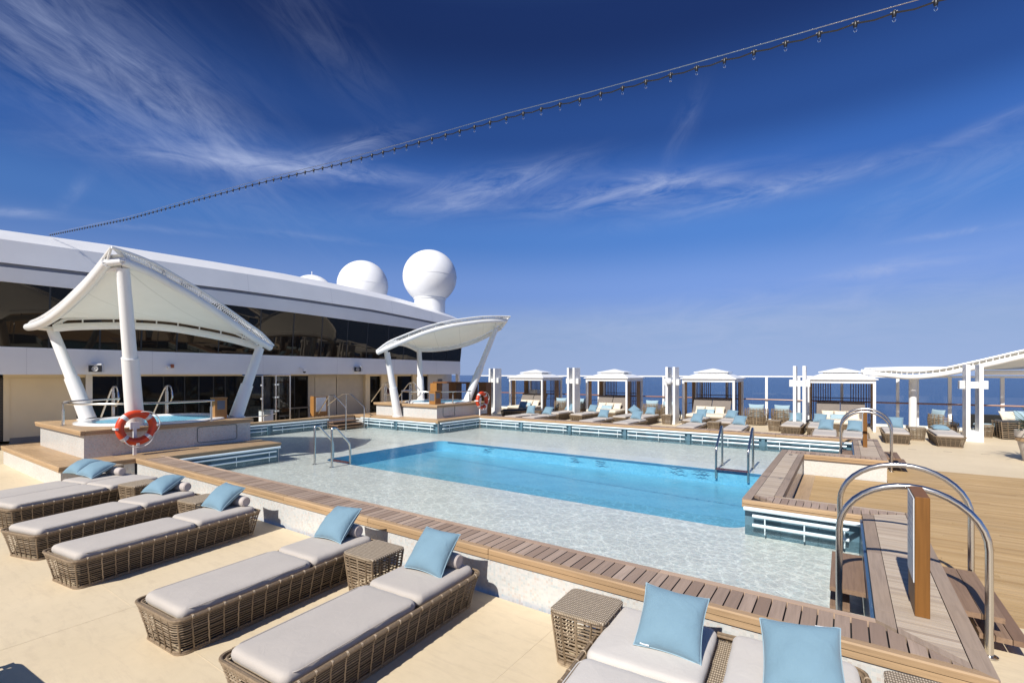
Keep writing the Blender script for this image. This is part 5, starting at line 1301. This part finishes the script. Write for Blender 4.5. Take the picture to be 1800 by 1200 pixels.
t = thing('white_locker', 'white locker box between the first pylon and the leftmost cabana', 'locker', (-17.6, 29.5, 0)); MB().bbox(-18.6, -17.9, 29.2, 29.7, .003, 1.45, .02).build('body', white, t); MB().bbox(-18.62, -17.88, 29.18, 29.72, 1.452, 1.49, .01).build('lid', white, t)

# ------------------------------------------------------------------ glass railing
t = thing('glass_railing', 'tall glass wind railing along the deck edge in front of the sea', 'railing', (-7, 30.1, 0))
xs = [-24.4, -22.5, -20.4, -18.1, -15.45, -13.6, -11.4, -9.25, -7.0, -5.6, -3.55, -2.0, -.1, 1.2, 2.15, 2.88, 4.05, 5.8, 7.6, 9.6, 12, 15, 18]
for x in xs: MB().bbox(x-.065, x+.065, 30.05, 30.18, .003, 2.42, .006).build('post', white, t)
MB().box(-24.5, 18.1, 30.06, 30.17, 2.421, 2.50).build('top_rail', white, t); MB().box(-24.5, 18.1, 30.2, 30.32, .003, .12).build('kerb', white, t)
MB().tube([(-24.5, 29.98, 1.19), (18, 29.98, 1.19)], .035, 8).build('handrail', plain('red_brown_rail', (.28, .12, .06), .35), t, True)
for a, b in zip(xs, xs[1:]): MB().add([(a+.07, 30.11, .13), (b-.07, 30.11, .13), (b-.07, 30.11, 2.40), (a+.07, 30.11, 2.40)], [(0, 1, 2, 3)]).build('pane', glass, t)

# ------------------------------------------------------------------ planter at the right edge
t = thing('planter', 'pale tapered planter with a dark spiky plant at the right edge', 'planter', (4.75, 20.6, 0))
m = MB(); m.lathe([(.24, .003), (.40, .72), (.43, .73), (.43, .92), (.37, .92), (.36, .80), (.01, .80)], 28, (4.66, 20.6, 0), cap=False); m.build('pot', potm, t, True)
m = MB(); m.lathe([(.405, .60), (.418, .70)], 28, (4.66, 20.6, 0), cap=False); m.build('band', fascia_x, t, True)
m = MB(); rnd = random.Random(3)
for i in range(70):
    a = rnd.uniform(0, 2*PI); e = rnd.uniform(.35, 1.4); L = rnd.uniform(.9, 1.6); d = Vector((math.cos(a)*math.cos(e), math.sin(a)*math.cos(e), math.sin(e))); sd_ = Vector((-math.sin(a), math.cos(a), 0))
    p0 = Vector((4.66, 20.6, .82)); row = []
    for k in range(6):
        f = k/5; c = p0+d*L*f+Vector((0, 0, -.5*f*f*L*.8)); wv = .022*(1-f)**.6+.002; row.append((tuple(c-sd_*wv), tuple(c+sd_*wv)))
    m.rings([list(r_) for r_ in row], cap=False, closed=False)
m.build('foliage', leafm, t, True)

# ------------------------------------------------------------------ string of lights
SP = [(-25.08, 7.907), (-16.95, 7.06), (-9.94, 6.51), (-7.14, 6.235), (-5.41, 6.10), (-3.57, 5.97), (-2.535, 5.87), (-1.5, 5.79), (-.955, 5.75), (-.444, 5.715), (.086, 5.68), (.615, 5.64), (3, 5.6)]
t = thing('festoon_lights', 'string of small dark capped bulbs stretching across the sky', 'string lights', (-25.1, 5.2, 7.9))
def sz(x): return lerp_t(SP, x)
m = MB(); m.tube([(-25.08+28*i/120, 5.2, sz(-25.08+28*i/120)+.045) for i in range(121)], .0045, 5); m.build('wire', steel, t)
xs2 = [.615-.2675*i for i in range(96)]
pts = []
for i in range(-8, 96*4):
    x = .615-.2675*i/4; pts.append((x, 5.2, sz(x)-.010-.016*(1-abs(((i % 4)-2)/2))))
m = MB(); m.tube(pts, .0075, 5); m.build('cable', black, t)
sock = bul = None
for x in xs2:
    z = sz(x)
    if sock is None:
        m = MB(); m.lathe([(.006, .028), (.015, .014), (.017, -.016), (.012, -.033)], 10, (0, 0, 0)); m.box(-.025, .025, -.004, .004, .010, .017)
        sock = m.build('lamp_socket', black, t, True, org=(0, 0, 0)); o = sock
        m = MB(); m.lathe([(.008, -.032), (.014, -.045), (.015, -.056), (.010, -.068), (.002, -.073)], 10, (0, 0, 0), cap=False); bul = m.build('bulb', bulbg, sock, True, org=(0, 0, 0))
    else:
        o = sock.copy(); C.objects.link(o); o.parent = t; q = bul.copy(); C.objects.link(q); q.parent = o
    o.location = (x+25.1, 0, z-7.9-.015)
for o in bpy.data.objects:
    for k in ('_org', 'used'):
        if k in o.keys(): del o[k]
